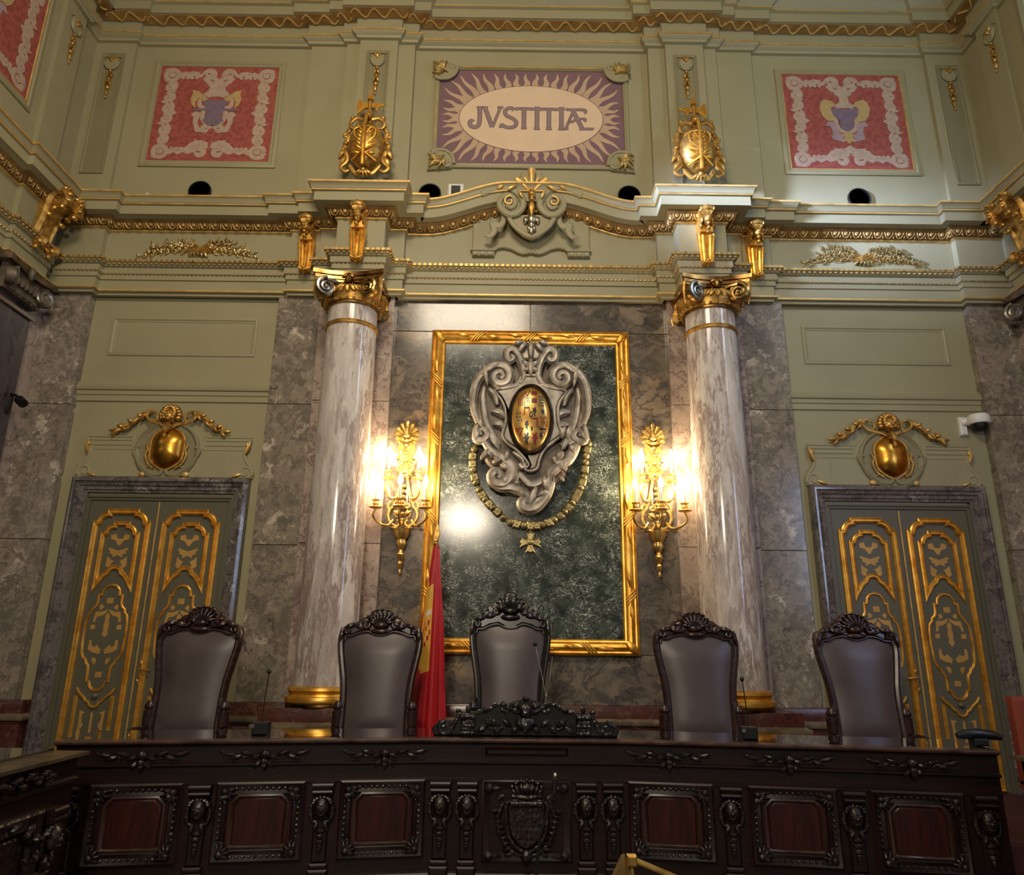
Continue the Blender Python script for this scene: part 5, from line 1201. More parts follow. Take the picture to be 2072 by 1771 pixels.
# ------------------------------------------------------------------ armchairs
def make_chair(label, tall=False):
    c = thing('carved_armchair', label, 'armchair', group=None)
    W = WOOD_B if tall else WOOD_C
    hz = [(.352, 1.515), (.372, 1.468), (.378, 1.395), (.370, 1.32), (.356, 1.245), (.342, 1.17), (.328, 1.10), (.320, 1.03), (.314, .95), (.312, .88), (.312, .60), (.315, .52)]
    if tall: hz = [(x*.97, z if z < .9 else .9+(z-.9)*1.13) for x, z in hz]
    lean = lambda z: .12*max(0, z-.52)                              # the back leans away from the desk
    def P(x, z, d=0): return (x, lean(z)-d, z)
    for s in (-1, 1):
        m = MB(); pts = spline([(s*(x-.028), z) for x, z in hz], 3)
        m.tube([P(x, z, .01) for x, z in pts], .034, 9, flat=1.1)
        m.tube([P(x+s*.012, z, .042) for x, z in pts[:26]], .012, 6)
        m.lathe([(.034, -.16), (.05, -.15), (.05, -.03), (.038, -.02), (.048, -.005), (.048, .015), (.036, .03), (.03, .05)], P(s*.318, .855, .02), 12).tube([P(s*.284, .52), (s*.285, .04, .30), (s*.29, .09, .02)], [.034, .03, .026], 8).ell((s*.29, .09, .02), (.03, .03, .02))
        m.build('back_post', W, c)
    sc_ = 1.0 if not tall else 1.13
    Z = lambda z: z if not tall else .9+(z-.9)*1.13
    lt = [(-.315, 1.43), (-.305, 1.462), (-.25, 1.463), (-.20, 1.487), (-.115, 1.502), (-.06, 1.478), (0, 1.468), (.06, 1.478), (.115, 1.502), (.20, 1.487), (.25, 1.463), (.305, 1.462), (.315, 1.43)]
    lt = [(x*(.97 if tall else 1), Z(z)) for x, z in lt]
    tops = [(.37, 1.47), (.352, 1.53), (.30, 1.552), (.26, 1.565), (.22, 1.585), (.175, 1.625), (.145, 1.63), (.14, 1.655), (.105, 1.655), (.09, 1.685), (.05, 1.70), (0, 1.705)]
    if tall: tops = [(x*.97, Z(z)) for x, z in tops[:4]]+[(.21, 1.735), (.165, 1.755), (.13, 1.79), (.10, 1.80), (.085, 1.835), (.055, 1.85), (.02, 1.865), (0, 1.866)]
    else: tops = [(x, z-.012) for x, z in tops]
    ol = lt + tops + mx(tops[:-1])[::-1]
    m = MB(); m.prism(ol, -.03, .04, .014)
    def sh(mb): mb.v = [(x, y+lean(z), z) for x, y, z in mb.v]; return mb
    cr = sh(m).build('crest_rail', W, c)
    m = MB(); q = random.Random(5)
    m.rel([(x, z-.008) for x, z in spline(lt, 3)], .010, -.04)
    zc = 1.60 if not tall else 1.74
    for t in range(9):
        a = (t-4)*math.radians(22); R_ = .115 if not tall else .12; m.leaf((.02*math.sin(a), zc-.04), (R_*1.15*math.sin(a), zc-.02+R_*math.cos(a)*(.9 if not tall else 1)), .026, -.04, .045, 1, n=5); m.ell((R_*1.12*math.sin(a), -.035, zc-.015+R_*.9*math.cos(a)), (.017, .02, .017), 6, 4)
    m.ell((0, -.055, zc-.05), (.075, .04, .035)).ell((0, -.05, zc-.105), (.09, .03, .028))
    for s in (-1, 1):
        m.rel([(s*x, zc-.05+z) for x, z in spiral(.13, .0, .04, .012, PI*.2, 1.2, 14)], .016, -.05)
        m.leaf((s*.13, zc-.07), (s*.24, Z(1.55)), .04, -.035, .04).leaf((s*.22, Z(1.56)), (s*.33, Z(1.525)), .032, -.035, .04).leaf((s*.34, Z(1.53)), (s*.355, Z(1.40)), .028, -.045, .03)
        m.rel([(s*x, Z(z)) for x, z in spiral(.30, 1.495, .035, .01, PI*.1, 1.2, 12)], .013, -.045)
        for t in range(5): m.ell((s*(.12+.045*t), -.03, Z(1.61-.018*t)+(.06 if tall else -.012)*(1-t/5)), (.016, .02, .014), 6, 4)
        if tall: m.leaf((0, zc-.02), (s*.06, zc+.10), .045, -.06, .05).leaf((s*.05, zc+.02), (s*.115, zc-.06), .04, -.06, .05); m.ell((s*.02, -.08, zc+.07), (.018, .02, .02))
    sh(m).build('carving', W, cr)
    # domed leather back
    inner = [(x-.052, z) for x, z in spline([(a, b) for a, b in hz], 3) if z > .60][::1]
    inner = sorted(inner, key=lambda p: p[1]); NX = 14; V = []; F = []
    def xin(z):
        for (x0, z0), (x1, z1) in zip(inner, inner[1:]):
            if z0 <= z <= z1: return x0+(x1-x0)*(z-z0)/max(1e-6, z1-z0)
        return inner[-1][0] if z > inner[-1][1] else inner[0][0]
    zt = Z(1.485); NZ = 22
    for j in range(NZ+1):
        z = .60+(zt-.60)*j/NZ; w = xin(z)+.008
        for i in range(NX+1):
            u = -1+2*i/NX; tz = j/NZ
            bul = .055*(1-abs(u)**2.6)*min(1, 6*tz, 5*(1-tz)+.12)**.6
            V.append((u*w, lean(z)-.012-bul, z))
    for j in range(NZ):
        for i in range(NX): F.append([j*(NX+1)+i, j*(NX+1)+i+1, (j+1)*(NX+1)+i+1, (j+1)*(NX+1)+i])
    ul = MB().add(V, F).build('leather_back', LEATHER, c, sharp=80)
    m = MB()
    for j in range(1, 46):
        z = .62+(Z(1.43)-.62)*j/46
        for s in (-1, 1): m.ell((s*(xin(z)+.006), lean(z)-.022, z), (.005, .005, .005), 5, 3)
    m.build('brass_studs', GOLD_O, ul)
    MB().box(-.30, .30, .0, .04, .58, 1.46*sc_*(.97 if tall else 1)).build('back_panel', W, c).data.transform(Matrix.Shear('XZ', 4, (0, .12)) @ Matrix.Translation((0, 0, 0))) if False else None
    s_ = MB(); s_.lathe([(0, .10), (.22, .095), (.30, .07), (.315, .03), (.31, 0), (0, 0)], (0, -.30, .45), 24); s_.v = [(x*1.0, -.21+(y+.30)*.66, z) for x, y, z in s_.v]; s_.build('seat_cushion', LEATHER, c)
    MB().slab([(-.31, .0), (.31, .0), (.33, -.42), (-.33, -.42)], .37, .45).build('seat_rail', W, c)
    for s in (-1, 1):
        MB().tube([(s*.30, -.38, .38), (s*.32, -.40, .28), (s*.305, -.38, .12), (s*.32, -.40, .03)], [.045, .04, .024, .03], 9).ell((s*.32, -.40, .025), (.04, .04, .025)).build('leg', W, c)
        a = MB(); ap_ = spline([(s*.31, .02, .66), (s*.335, -.10, .685), (s*.345, -.22, .68), (s*.345, -.31, .665)], 4)
        a.tube(ap_, .026, 9, up=(0, 0, 1)).lathe([(0, -.04), (.036, -.03), (.042, 0), (.036, .03), (0, .04)], (s*.345, -.31, .65), 12).tube([(s*.342, -.30, .64), (s*.335, -.29, .58), (s*.33, -.31, .52), (s*.32, -.34, .44)], [.028, .022, .028, .032], 8)
        a.build('armrest', W, c)
    return c
def at_floor(px, py, y): 
    x, z = on_wall(px, py, y); return x
DZ = .25
c1 = make_chair('dark leather armchair with carved shell crest, first from the left behind the bench')
c1.location = (-2.93, -1.50, DZ); c1.rotation_euler.z = math.radians(-3); c1['group'] = 'judges armchairs'
for lab, x, y, rz in (('dark leather armchair beside the Spanish flag, in front of the left column', -1.376, -1.325, 0), ('dark leather armchair right of the gilt frame, in front of the right column', 1.448, -1.38, 0), ('dark leather armchair in front of the right door', 2.835, -1.50, 2)):
    dup(c1, lab, (x, y, DZ), rz=math.radians(rz))
c3 = make_chair('tall blackened armchair with high carved crest in the middle of the bench', True); c3.location = (-.208, -1.26, DZ); c3['group'] = 'judges armchairs'

# ------------------------------------------------------------------ the long carved bench
BX, BY, HW, SL = -.086, -2.34, .715, .153
bench = thing('judges_bench', 'long dark carved mahogany bench with seven panels across the front', 'bench', (BX, BY, 0))
def front(s):
    """(x, y, angle) of the bench front at distance s from its middle, measured along the front"""
    a = math.atan(SL)
    if abs(s) <= HW: return s, 0, 0
    d = abs(s)-HW; sg = 1 if s > 0 else -1
    return sg*(HW+d*math.cos(a)), -d*math.sin(a), -sg*a
E_ = front(3.2)
line = [(-E_[0], E_[1]), (-HW, 0), (HW, 0), (E_[0], E_[1])]
MB().slab([(-E_[0], E_[1]+.03), (-HW, .03), (HW, .03), (E_[0], E_[1]+.03), (E_[0]+.06, E_[1]+.55), (HW+.1, .58), (-HW-.1, .58), (-E_[0]-.06, E_[1]+.55)], 0, .955).build('carcass', WOOD, bench)
MB().sweep(line, [(-.05, 0), (.03, 0), (.03, .105), (.022, .118), (.012, .122), (0, .125), (0, .81), (.02, .812), (.035, .82), (.035, .832), (.01, .84), (.01, .945), (-.05, .945)]).build('front_boards', WOOD, bench)
MB().sweep(line, [(0, .945), (.03, .95), (.045, .96), (.065, .963), (.07, .975), (.065, .985), (-.01, .988), (-.01, .945)]).build('edge_moulding', metalmat('worn_polished_edge', (40, 26, 22), (86, 64, 54), .2, 6, 0, .0), bench)
MB().slab([(-E_[0], E_[1]-.0), (-HW, .01), (HW, .01), (E_[0], E_[1]-.0), (E_[0]+.05, E_[1]+.58), (HW+.09, .62), (-HW-.09, .62), (-E_[0]-.05, E_[1]+.58)], .955, .986).build('worktop', DESKTOP, bench)
MB().sweep(line, [(.0, .70), (.012, .70), (.012, .715), (0, .72)]).build('rail_moulding', WOOD, bench)
def place(o, s, dy=0):
    x, y, a = front(s); o.location = (x, y, 0); o.rotation_euler.z = a; return o
def octo(w, z0, z1, ct, cb): return [(-w, z0+cb), (-w, z1-ct), (-w+ct, z1), (w-ct, z1), (w, z1-ct), (w, z0+cb), (w-cb, z0), (-w+cb, z0)]
def make_panel():
    p = MB().box(-.30, .30, -.012, .01, .215, .71).build('front_panel', WOOD_R, bench)
    m = MB(); frame_rect(m, -.295, .295, .215, .712, 0, [(0, 0), (0, .03), (.012, .038), (.03, .03), (.05, .022), (.075, .032), (.085, .022), (.085, 0)]); m.build('panel_moulding', WOOD, p)
    m = MB(); o = octo(.195, .30, .635, .05, .012); m.sweep(o, [(0, .005), (0, .03), (.012, .034), (.022, .022), (.03, .012)], XZ, closed=True); m.build('field_moulding', metalmat('polished_field_edge', (30, 18, 15), (66, 48, 42), .25, 9, 0, .0), p)
    m = MB().prism(octo(.168, .315, .612, .045, .01), -.026, -.01, .008); m.build('raised_field', WOOD_R, p)
    m = MB()
    for sx in (-1, 1):
        for zz, d in ((.655, -1), (.27, 1)):
            x0 = sx*.235
            for q in range(5): a = q*math.radians(30)+math.radians(-15); m.leaf((x0, zz), (x0-sx*.075*math.cos(a), zz+d*.075*math.sin(a)), .02, -.03, .03, 2, n=5)
            m.ell((x0, -.045, zz), (.026, .025, .026), 8, 5).rel([(x0+sx*x*.5, zz+d*z) for x, z in spiral(-.02, .05, .03, .008, 0, 1.1, 10)], .008, -.035)
        for t in range(9): m.ell((sx*.255, -.028, .33+.036*t), (.014, .014, .013), 6, 4)
    for t in range(9):
        for zz in (.672, .255): m.ell((-.16+.04*t, -.03, zz), (.013, .014, .011), 6, 4)
    m.build('carved_corners', WOOD_K, p)
    return p
pn = make_panel(); place(pn, -2.65)
def dup_part(o, s): c_ = copy_tree(o, bench); place(c_, s); return c_
for s in (-1.845, -1.02, 1.02, 1.845, 2.65): dup_part(pn, s)
def make_corbel():
    k_ = MB().prism([(-.065, .62), (.065, .62), (.075, .70), (-.075, .70)], -.06, 0, .012)
    k_.tube([(-.07, -.055, .685), (.07, -.055, .685)], .022, 10, up=(0, 0, 1)).tube([(-.066, -.06, .645), (.066, -.06, .645)], .014, 8, up=(0, 0, 1)); k_ = k_.build('corbel', WOOD, bench)
    m = MB().ell((0, -.045, .54), (.05, .045, .07), 12, 8).ell((0, -.085, .535), (.014, .018, .018)).ell((0, -.08, .505), (.022, .015, .008))
    for s in (-1, 1): m.ell((s*.02, -.08, .555), (.012, .01, .008), 6, 4).rel([(s*x, z) for x, z in spline([(.045, .60), (.075, .54), (.065, .47), (.03, .45)], 4)], .014, -.03).leaf((s*.02, .46), (s*.05, .39), .022, -.02, .03, 2)
    for t in range(8): a = PI*t/7; m.ell((.058*math.cos(a), -.04, .575+.035*math.sin(a)), (.018, .025, .018), 6, 4)
    for z, w in ((.40, .04), (.365, .034), (.33, .028), (.30, .02)): m.ell((0, -.025, z), (w, .026, .022), 8, 5)
    m.leaf((0, .33), (0, .24), .025, -.015, .03, 2).build('carved_mask', WOOD_K, k_)
    MB().cbox(-.05, .05, -.025, 0, .20, .60, .01).build('tapered_stem', WOOD, k_); MB().cbox(-.06, .06, -.05, 0, .165, .20, .01).cbox(-.065, .065, -.06, 0, .10, .165, .012).build('foot_block', WOOD, k_)
    return k_
kb = make_corbel(); place(kb, -3.07)
for s in (-2.24, -1.43, -.61, -.42, .42, .61, 1.43, 2.24, 3.07): dup_part(kb, s)
def make_swag():
    m = MB()
    for sx in (-1, 1):
        for t in range(4): m.leaf((sx*(.02+.06*t), .885), (sx*(.10+.07*t), .885+(.025 if t % 2 else -.025)), .022, -.012, .03, 2, n=5)
        m.rel([(sx*x, .89+z) for x, z in spiral(.13, 0, .03, .008, PI, 1.1, 10)], .008, -.02)
    m.ell((0, -.03, .885), (.04, .03, .035)).ell((0, -.03, .84), (.03, .025, .03)).leaf((0, .85), (0, .78), .03, -.015, .03, 2).leaf((-.02, .85), (-.07, .80), .022, -.01, .03, 2).leaf((.02, .85), (.07, .80), .022, -.01, .03, 2)
    return m.build('frieze_carving', WOOD_K, bench)
sw = make_swag(); place(sw, -2.65)
for s in (-1.845, -1.02, 1.02, 1.845, 2.65): dup_part(sw, s)
fz = MB().cbox(-.30, .30, -.03, 0, .865, .925, .02).build('frieze_roll', WOOD, bench); place(fz, 0, 0)
# centre panel with crowned shield
cp = MB().box(-.32, .32, -.012, .01, .19, .715).build('arms_panel', WOOD, bench)
m = MB(); frame_rect(m, -.315, .315, .19, .712, 0, [(0, 0), (0, .03), (.012, .036), (.03, .028), (.055, .02), (.06, 0)]); m.build('panel_moulding', WOOD, cp)
m = MB().prism(spline([(-.13, .565), (0, .575), (.13, .565), (.135, .46), (.12, .37), (.07, .30), (0, .265), (-.07, .30), (-.12, .37), (-.135, .46)], 3, True), -.06, -.01, .02)
m.rel(spline([(-.135, .57), (0, .58), (.135, .57), (.142, .46), (.125, .36), (.07, .29), (0, .255), (-.07, .29), (-.125, .36), (-.142, .46)], 3, True), .012, -.055, close=True).box(-.004, .004, -.066, -.05, .29, .54).box(-.115, .115, -.066, -.05, .425, .432).tube([(-.11, -.07, .565), (.11, -.07, .565)], .022, 10, up=(0, 0, 1))
for x, z in ((-.055, .48), (.055, .48), (-.05, .37), (.05, .37)): m.prism([(x-.025, z-.03), (x+.025, z-.03), (x+.025, z+.0), (x+.01, z+.03), (x-.01, z+.03), (x-.025, z)], -.068, -.055, .004)
m.build('carved_shield', WOOD_K, cp)
m = MB().tube([(-.10, -.05, .612), (0, -.075, .605), (.10, -.05, .612)], .018, 8, up=(0, 0, 1))
for q in range(7): a = (q-3)*math.radians(20); m.leaf((.08*math.sin(a), .62), (.125*math.sin(a), .62+.085*math.cos(a)), .022, -.05, .035, 1, n=5).ell((.12*math.sin(a), -.055, .63+.085*math.cos(a)), (.015, .018, .015), 6, 4)
m.ell((0, -.06, .665), (.07, .03, .03)).build('carved_crown', WOOD_K, cp)
m = MB()
for s in (-1, 1):
    m.rel([(s*x, z) for x, z in spline([(.02, .225), (.10, .255), (.17, .33), (.20, .42), (.185, .52), (.15, .58), (.17, .61), (.20, .585)], 4)], .015, -.03)
    for t in range(9): m.leaf((s*(.10+.012*t), .25+.033*t), (s*(.155+.012*t), .235+.035*t), .018, -.03, .03, 1, n=4)
    for zz in (.66, .23): m.ell((s*.265, -.035, zz), (.035, .03, .035)).leaf((s*.265, zz), (s*.17, zz), .02, -.03, .025, 2)
m.ell((0, -.05, .235), (.04, .035, .045)).leaf((0, .23), (0, .17), .04, -.03, .03, 2).build('carved_sprays', WOOD_K, cp)
place(cp, 0)
# cresting above the middle of the worktop
cr = thing('bench_cresting', 'black carved openwork cresting standing on the middle of the bench', 'cresting', (-.092, -2.20, .986))
ol = [(-.68, 0), (-.70, .05), (-.66, .09), (-.60, .10), (-.54, .105), (-.505, .165), (-.30, .168), (-.24, .205), (-.19, .225), (-.13, .225), (-.085, .245), (-.04, .255), (0, .275), (.04, .255), (.085, .245), (.13, .225), (.19, .225), (.24, .205), (.30, .168), (.505, .165), (.54, .105), (.60, .10), (.66, .09), (.70, .05), (.68, 0)]
MB().prism(ol, -.03, .03, .01).build('board', WOOD_B, cr)
m = MB()
for s in (-1, 1):
    m.rel([(s*x, z) for x, z in spiral(.60, .05, .055, .015, PI*.5, -1.2 if s > 0 else -1.2, 16)], .016, -.03)
    m.rel([(s*x, z) for x, z in spline([(.56, .02), (.52, .10), (.49, .165), (.52, .175)], 4)], .016, -.03)
    m.cbox(s*.43-.055, s*.43+.055, -.06, -.03, 0, .16, .012).tube([(s*.43-.05, -.06, .135), (s*.43+.05, -.06, .135)], .02, 9, up=(0, 0, 1)).tube([(s*.43-.05, -.06, .075), (s*.43+.05, -.06, .075)], .016, 9, up=(0, 0, 1)).tube([(s*.43-.05, -.06, .025), (s*.43+.05, -.06, .025)], .012, 9, up=(0, 0, 1))
    m.rel([(s*x, z) for x, z in spline([(.36, .165), (.28, .185), (.22, .22), (.16, .225), (.12, .19), (.15, .17), (.18, .19)], 4)], .016, -.03)
    for t in range(5): m.leaf((s*(.05+.06*t), .07), (s*(.11+.065*t), .07+(.05 if t % 2 else -.045)), .028, -.03, .04, 2)
    m.rel([(s*x, z) for x, z in spiral(.25, .09, .05, .012, PI, 1.2, 14)], .013, -.035); m.ell((s*.30, -.035, .185), (.022, .02, .02)).ell((s*.43, -.03, .185), (.02, .02, .028)).ell((s*.62, -.02, .10), (.03, .02, .015))
    m.ell((s*.075, -.045, .21), (.03, .03, .03)).leaf((s*.03, .16), (s*.12, .20), .03, -.03, .04, 2)
m.ell((0, -.05, .17), (.045, .04, .055)).ell((0, -.05, .09), (.085, .04, .05)).leaf((0, .13), (0, .02), .05, -.05, .04).ell((0, -.03, .265), (.025, .025, .025)).build('carving', carved('black_carving', (12, 12, 13), (38, 36, 36), .3, 40), cr)

# ------------------------------------------------------------------ side benches
def side_bench(sg, label, xf, y0):
    b = thing('side_bench', label, 'bench', (xf, y0, 0))
    L = 1.75; s = sg
    MB().slab([(0, 0), (s*.66, .0), (s*.66, -L), (0, -L)], 0, .955).build('carcass', WOOD, b)
    MB().slab([(-s*.05, .04), (s*.68, .04), (s*.68, -L), (-s*.05, -L)], .955, .975).build('edge_board', metalmat('worn_olive_edge_%d' % (1 if s > 0 else 0), (54, 46, 34), (88, 76, 56), .3, 5, 0, .0), b)
    MB().slab([(s*.17, .03), (s*.67, .03), (s*.67, -L), (s*.17, -L)], .975, .988).build('worktop', DESKTOP, b)
    path = [(-.001*s, -L), (-.001*s, 0)] if s < 0 else [(0, 0), (0, -L)]
    MB().sweep(path, [(0, 0), (.05, 0), (.05, .09), (.02, .13), (0, .13), (0, .80), (.03, .81), (.03, .83), (0, .84), (0, .955)]).build('front_boards', WOOD, b)
    for t in range(2):
        y = -.62-t*.82; M = Matrix.Translation((0, y, 0)) @ Matrix.Rotation(s*-PI/2, 4, 'Z')
        m = MB(); frame_rect(m, -.31, .31, .215, .712, 0, [(0, 0), (0, .035), (.012, .042), (.05, .025), (.075, .035), (.085, 0)]); m.prism(octo(.168, .315, .612, .045, .01), -.026, 0, .008)
        q = random.Random(4+t)
        for i in range(40):
            x, z = q.uniform(-.30, .30), q.uniform(.22, .70)
            if abs(x) < .18 and .31 < z < .62: continue
            a = q.uniform(0, 2*PI); m.leaf((x, z), (x+.06*math.cos(a), z+.06*math.sin(a)), .02, -.035, .03, 2, n=4)
        m.xf(M).build('carved_panel', WOOD_K, b)
        m = MB().rel([(-.34+.034*i, .89+.025*math.sin(i*1.3)) for i in range(21)], .014, -.01)
        for i in range(30):
            x = -.33+.023*i; z = .89+.02*math.sin(i*1.9); a = q.uniform(-.6, .6)+(PI if i % 2 else 0); m.leaf((x, z), (x+.06*math.cos(a), z+.04*math.sin(a)), .02, -.012, .035, 2, n=4)
        m.xf(M).build('frieze_carving', WOOD_K, b)
        c_ = copy_tree(kb, b); c_.location = (0, y+.42, 0); c_.rotation_euler.z = s*-PI/2
    return b
side_bench(-1, 'dark carved side bench with olive top edge at the lower left corner', -2.87, -3.16)
side_bench(1, 'almost black side bench at the lower right corner', 3.11, -2.93)

# ------------------------------------------------------------------ flag
fl = thing('flag', 'red and yellow Spanish flag hanging in folds on a pole beside the middle chair', 'flag', (-.955, -.74, .25))
MB().tube([(0.01, .0, .03), (.0, .0, 2.33)], .014, 8).build('pole', BRASS, fl)
m = MB().ell((-.012, 0, 2.36), (.022, .022, .025)); m.prism([(-.035, 2.39), (-.012, 2.375), (.015, 2.39), (.035, 2.46), (.005, 2.58), (-.03, 2.46)], -.012, .012, .005); m.build('spear_finial', GOLD_O, fl)
MB().lathe([(0, 0), (.17, 0), (.17, .02), (.12, .035), (.03, .05), (.02, .12), (0, .12)], n=24).build('base', BRASS, fl)
V = []; F = []; MI = []; NU, NZ = 44, 40
for j in range(NZ+1):
    t = j/NZ; z = 2.325-1.92*t
    w = .03+.125*t**.85; cx = .0+(-.03*t if t > .2 else -.03*t)
    for i in range(NU):
        a = 2*PI*i/NU; fold = 1+(.22*math.sin(5*a+1.2*t)+.12*math.sin(9*a+2*t))*min(1, t*2.5)
        V.append((cx+w*fold*math.cos(a), -.0+.62*w*fold*math.sin(a), z+.02*math.sin(3*a)))
for j in range(NZ):
    for i in range(NU):
        F.append([j*NU+i, j*NU+(i+1)%NU, (j+1)*NU+(i+1)%NU, (j+1)*NU+i])
        t = j/NZ; a = (2*PI*(i+.5)/NU)                              # front is a = 3/2 pi, the wall side 1/2 pi
        front_l = PI*.95 < a < PI*(1.46+.10*min(t, .5))
        yl = front_l and .15+.1*(a-PI)/PI < t < .52+.10*math.cos(a-PI*1.5)
        MI.append(1 if yl else 0)
        if yl and .36 < t < .50 and PI*1.18 < a < PI*1.46: MI[-1] = 0 if (j+i) % 3 == 0 else 1
        if yl and .30 < t < .35 and PI*1.24 < a < PI*1.44: MI[-1] = 2
cl_ = MB(); cl_.add(V, F); cl_.m = MI; cl_.build('cloth', [FLAGR, FLAGY, FLAGW], fl, sharp=80)

# ------------------------------------------------------------------ microphones and small things
def make_mic(label, x, y, z0, h, lean, double=False):
    t = thing('desk_microphone', label, 'microphone', (x, y, z0), group='bench microphones')
    MB().cbox(-.055, .055, -.05, .05, 0, .085, .008).build('base_box', BLACKP, t)
    MB().lathe([(0, .004), (.014, .004), (.014, 0)], (-.05, -.05, .062), 12, axis='y').build('button', CHROME, t)
    m = MB(); top = (lean, 0, h)
    m.tube([(.0, .0, .08), (.0, 0, h*.4), (lean*.35, 0, h*.62), top], .0042, 6)
    if double: m.tube([(.0, .0, h*.4), (.03, 0, h*.62), (.05, 0, h*.86)], .004, 6)
    m.build('gooseneck', CHROME if double else BLACKP, t)
    m = MB().ell(top, (.017, .017, .02))
    if double: m.ell((.05, 0, h*.88), (.013, .013, .016))
    m.build('capsule', BLACK, t)
x, z = on_wall(529, 1475, -2.28); make_mic('thin black desk microphone between the first two chairs', x, -2.28, .987, .44, .015)
x, z = on_wall(1108, 1440, -2.10); make_mic('twin steel gooseneck microphone behind the carved cresting', x-.01, -2.08, .987, .66, -.085, True)
x, z = on_wall(1512, 1480, -2.22); make_mic('steel desk microphone right of the second chair from the right', x, -2.25, .987, .42, -.02)
x, z = on_wall(2018, 1493, -2.70)
t = thing('desk_device', 'low black device with curved top at the right end of the bench', 'device', (x-.02, -2.52, .987))
MB().cbox(-.05, .05, -.04, .04, 0, .05, .01).build('foot', BLACK, t)
MB().tube([(-.15, 0, .065), (-.1, 0, .075), (0, 0, .08), (.11, 0, .07), (.16, 0, .055)], [.02, .032, .036, .032, .02], 10, up=(0, -1, 0)).build('curved_top', BLACKP, t)
# dome camera on the right, small lamp on the left
x, z = on_wall(1975, 860, -.06)
t = thing('dome_camera', 'white dome security camera on the wall right of the right door', 'security camera', (x-.06, -.0, z+.0))
MB().cbox(-.115, -.03, -.05, 0, -.12, .10, .015).tube([(-.08, -.03, .03), (0.05, -.13, .06)], .05, 10).build('bracket', WHITEP, t)
MB().lathe([(0, .10), (.10, .095), (.118, .07), (.12, .0), (.112, -.015), (.0, -.015)], (.05, -.13, .0), 24).build('housing', WHITEP, t)
MB().lathe([(.082, 0), (.078, -.04), (.05, -.075), (0, -.085)], (.05, -.13, -.015), 20).build('dark_dome', BLACK, t)
t = thing('small_wall_camera', 'small black camera on a bent arm fixed to the left side wall', 'security camera', (-5.75, -.43, 4.12))
MB().tube([(.0, 0, -.10), (.04, -.02, -.02), (.05, -.02, .08), (.02, -.01, .12), (.09, -.03, .10), (.17, -.05, .03)], .018, 7).build('arm', BLACKP, t)
MB().tube([(.14, -.04, .05), (.22, -.07, -.01)], .05, 10).build('head', BLACK, t)
# red seat back at the right edge
x, z = on_wall(2042, 1410, -1.9)
t = thing('red_chair_back', 'terracotta red upholstered seat back at the right edge beyond the bench', 'chair', (x+.30, -1.9, DZ))
MB().cbox(-.30, .30, -.05, .05, .35, z-DZ, .03).build('upholstered_back', plain('terracotta_upholstery', (128, 52, 34), .7, var=.08, scale=8), t)
MB().cbox(-.30, .30, -.55, -.05, .35, .48, .03).build('seat', plain('terracotta_seat', (120, 48, 32), .7, var=.08, scale=8), t)
for sx in (-1, 1):
    for yy in (-.5, .0): MB().box(sx*.27-.02, sx*.27+.02, yy-.02, yy+.02, 0, .36).build('leg', WOOD, t)
# ------------------------------------------------------------------ lectern in the foreground with microphone and brass stand
lc = thing('lectern', 'dark wooden lectern mostly below the frame in front of the bench', 'lectern', (.22, -5.35, 0))
MB().cbox(-.34, .34, -.16, .16, 0, .06, .01).build('base', WOOD, lc); MB().cbox(-.25, .25, -.10, .10, .06, .80, .01).build('column', WOOD, lc)
MB().slab([(-.34, -.20), (.34, -.20), (.34, .18), (-.34, .18)], .80, .835).build('top', WOOD, lc)
x, z = on_wall(1123, 1568, -5.2)
t = thing('lectern_microphone', 'slim dark microphone with pale tip rising before the carved shield', 'microphone', (x-.055, -5.2, .835))
MB().tube([(-.015, 0, 0), (.0, 0, z-.835-.2), (.035, 0, z-.835-.10), (.055, 0, z-.835-.05)], .0055, 7).build('stem', BLACK, t)
MB().tube([(.052, 0, z-.835-.06), (.055, 0, z-.835-.015)], .009, 9).build('capsule', BLACK, t); MB().ell((.055, 0, z-.835-.005), (.008, .008, .012)).build('tip', CHROME, t)
xs, zs_ = on_wall(1262, 1752, -5.35)
t = thing('brass_stand', 'brass folding stand with pale tapered plate at the bottom edge', 'stand', (xs, -5.35, .835))
h = on_wall(1262, 1727, -5.35)[1]-.835
MB().add([(-.075, .02, 0), (.0, -.03, 0), (.045, -.01, 0), (0.004, 0, h), (-.008, 0, h-.004)], [(0, 1, 3, 4), (1, 2, 3), (2, 0, 4, 3), (0, 2, 1)]).build('tapered_plate', metalmat('pale_brass_plate', (168, 134, 76), (214, 184, 124), .35, 8, 0), t)
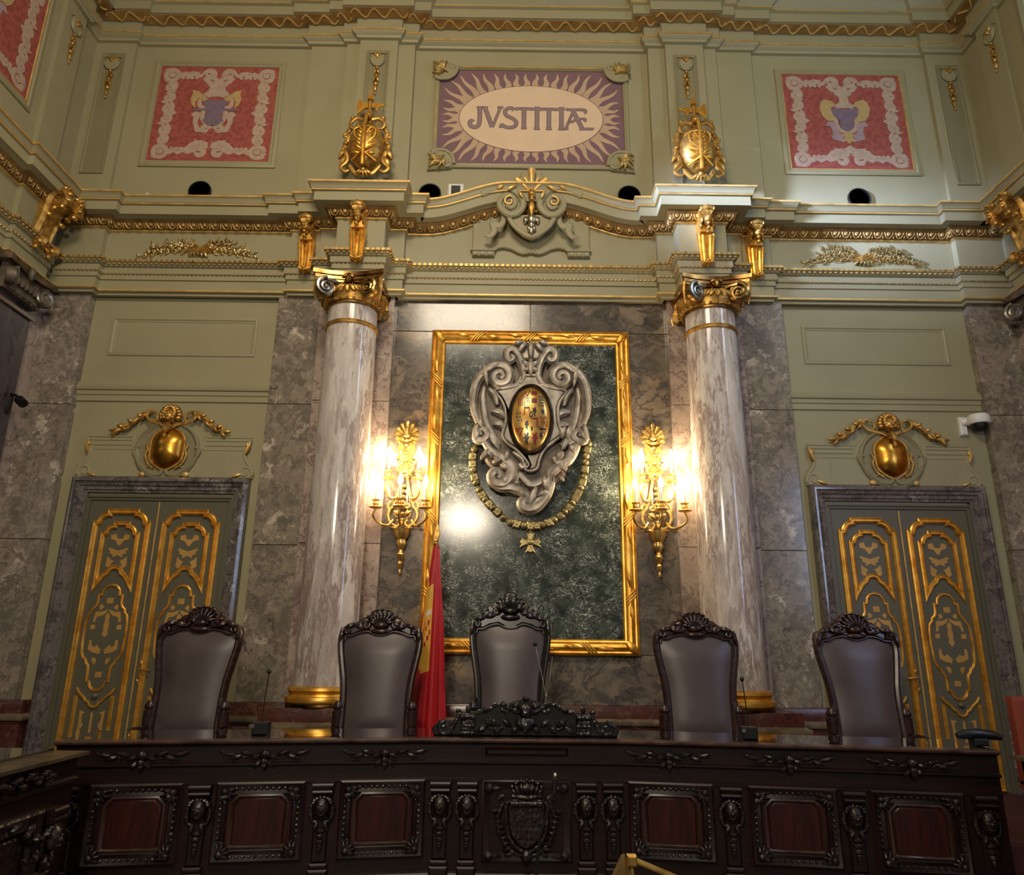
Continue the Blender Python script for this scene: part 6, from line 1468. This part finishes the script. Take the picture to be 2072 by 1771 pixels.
m = MB(); hx, hz_ = on_wall(1277, 1738, -5.35); hx -= xs; hz_ -= .835
m.cbox(hx-.014, hx+.016, -.02, .012, hz_-.02, hz_+.012, .004); x2, z2 = on_wall(1370, 1777, -5.35)
m.tube([(hx, 0, hz_), (x2-xs, 0, z2-.835), (x2-xs+.05, 0, 0)], .009, 8, up=(0, -1, 0)).tube([(hx, .0, hz_-.01), (hx+.01, 0, 0)], .007, 6); m.build('hinged_rod', BRASS, t)
# ------------------------------------------------------------------ light
def area(name, loc, to, sx, sy, power, col):
    l = bpy.data.lights.new(name, 'AREA'); l.shape = 'RECTANGLE'; l.size = sx; l.size_y = sy; l.energy = power; l.color = col
    o = bpy.data.objects.new(name, l); C.objects.link(o); o.location = loc
    o.rotation_euler = (Vector(to)-Vector(loc)).to_track_quat('-Z', 'Y').to_euler(); return o
area('chandelier_light', (-1.1, -7.0, 8.9), (-1.0, 0, 4.2), 2.4, 1.4, 285, (1, .85, .64))
area('warm_fill_light', (-1.3, -9.6, 4.6), (-1.0, 0, 2.6), 1.0, .6, 190, (1, .86, .66))  # added fill from behind the camera, lifts the lower wall and doors
l = area('window_light_left', (-5.7, -4.2, 7.6), (3.75, 0, 6.75), .5, .9, 34, (.46, .58, 1)); l.data.spread = math.radians(11)
area('window_light_right', (5.6, -4.6, 7.6), (-3.5, 0, 6.0), .7, 2.6, 75, (.58, .76, 1))
area('window_light_low', (5.6, -5.6, 3.6), (-2.5, 0, 2.4), .5, 2.4, 50, (.50, .66, 1))
w = bpy.data.worlds.new('room_glow'); bpy.context.scene.world = w; w.use_nodes = True
w.node_tree.nodes['Background'].inputs[0].default_value = (.85, .80, .70, 1); w.node_tree.nodes['Background'].inputs[1].default_value = .22
sc_ = bpy.context.scene
sc_.view_settings.view_transform = 'Standard'; sc_.view_settings.look = 'None'; sc_.view_settings.exposure = 0
sc_.cycles.max_bounces = 6; sc_.cycles.diffuse_bounces = 3; sc_.cycles.glossy_bounces = 3; sc_.cycles.sample_clamp_indirect = 4
sc_.cycles.use_denoising = True
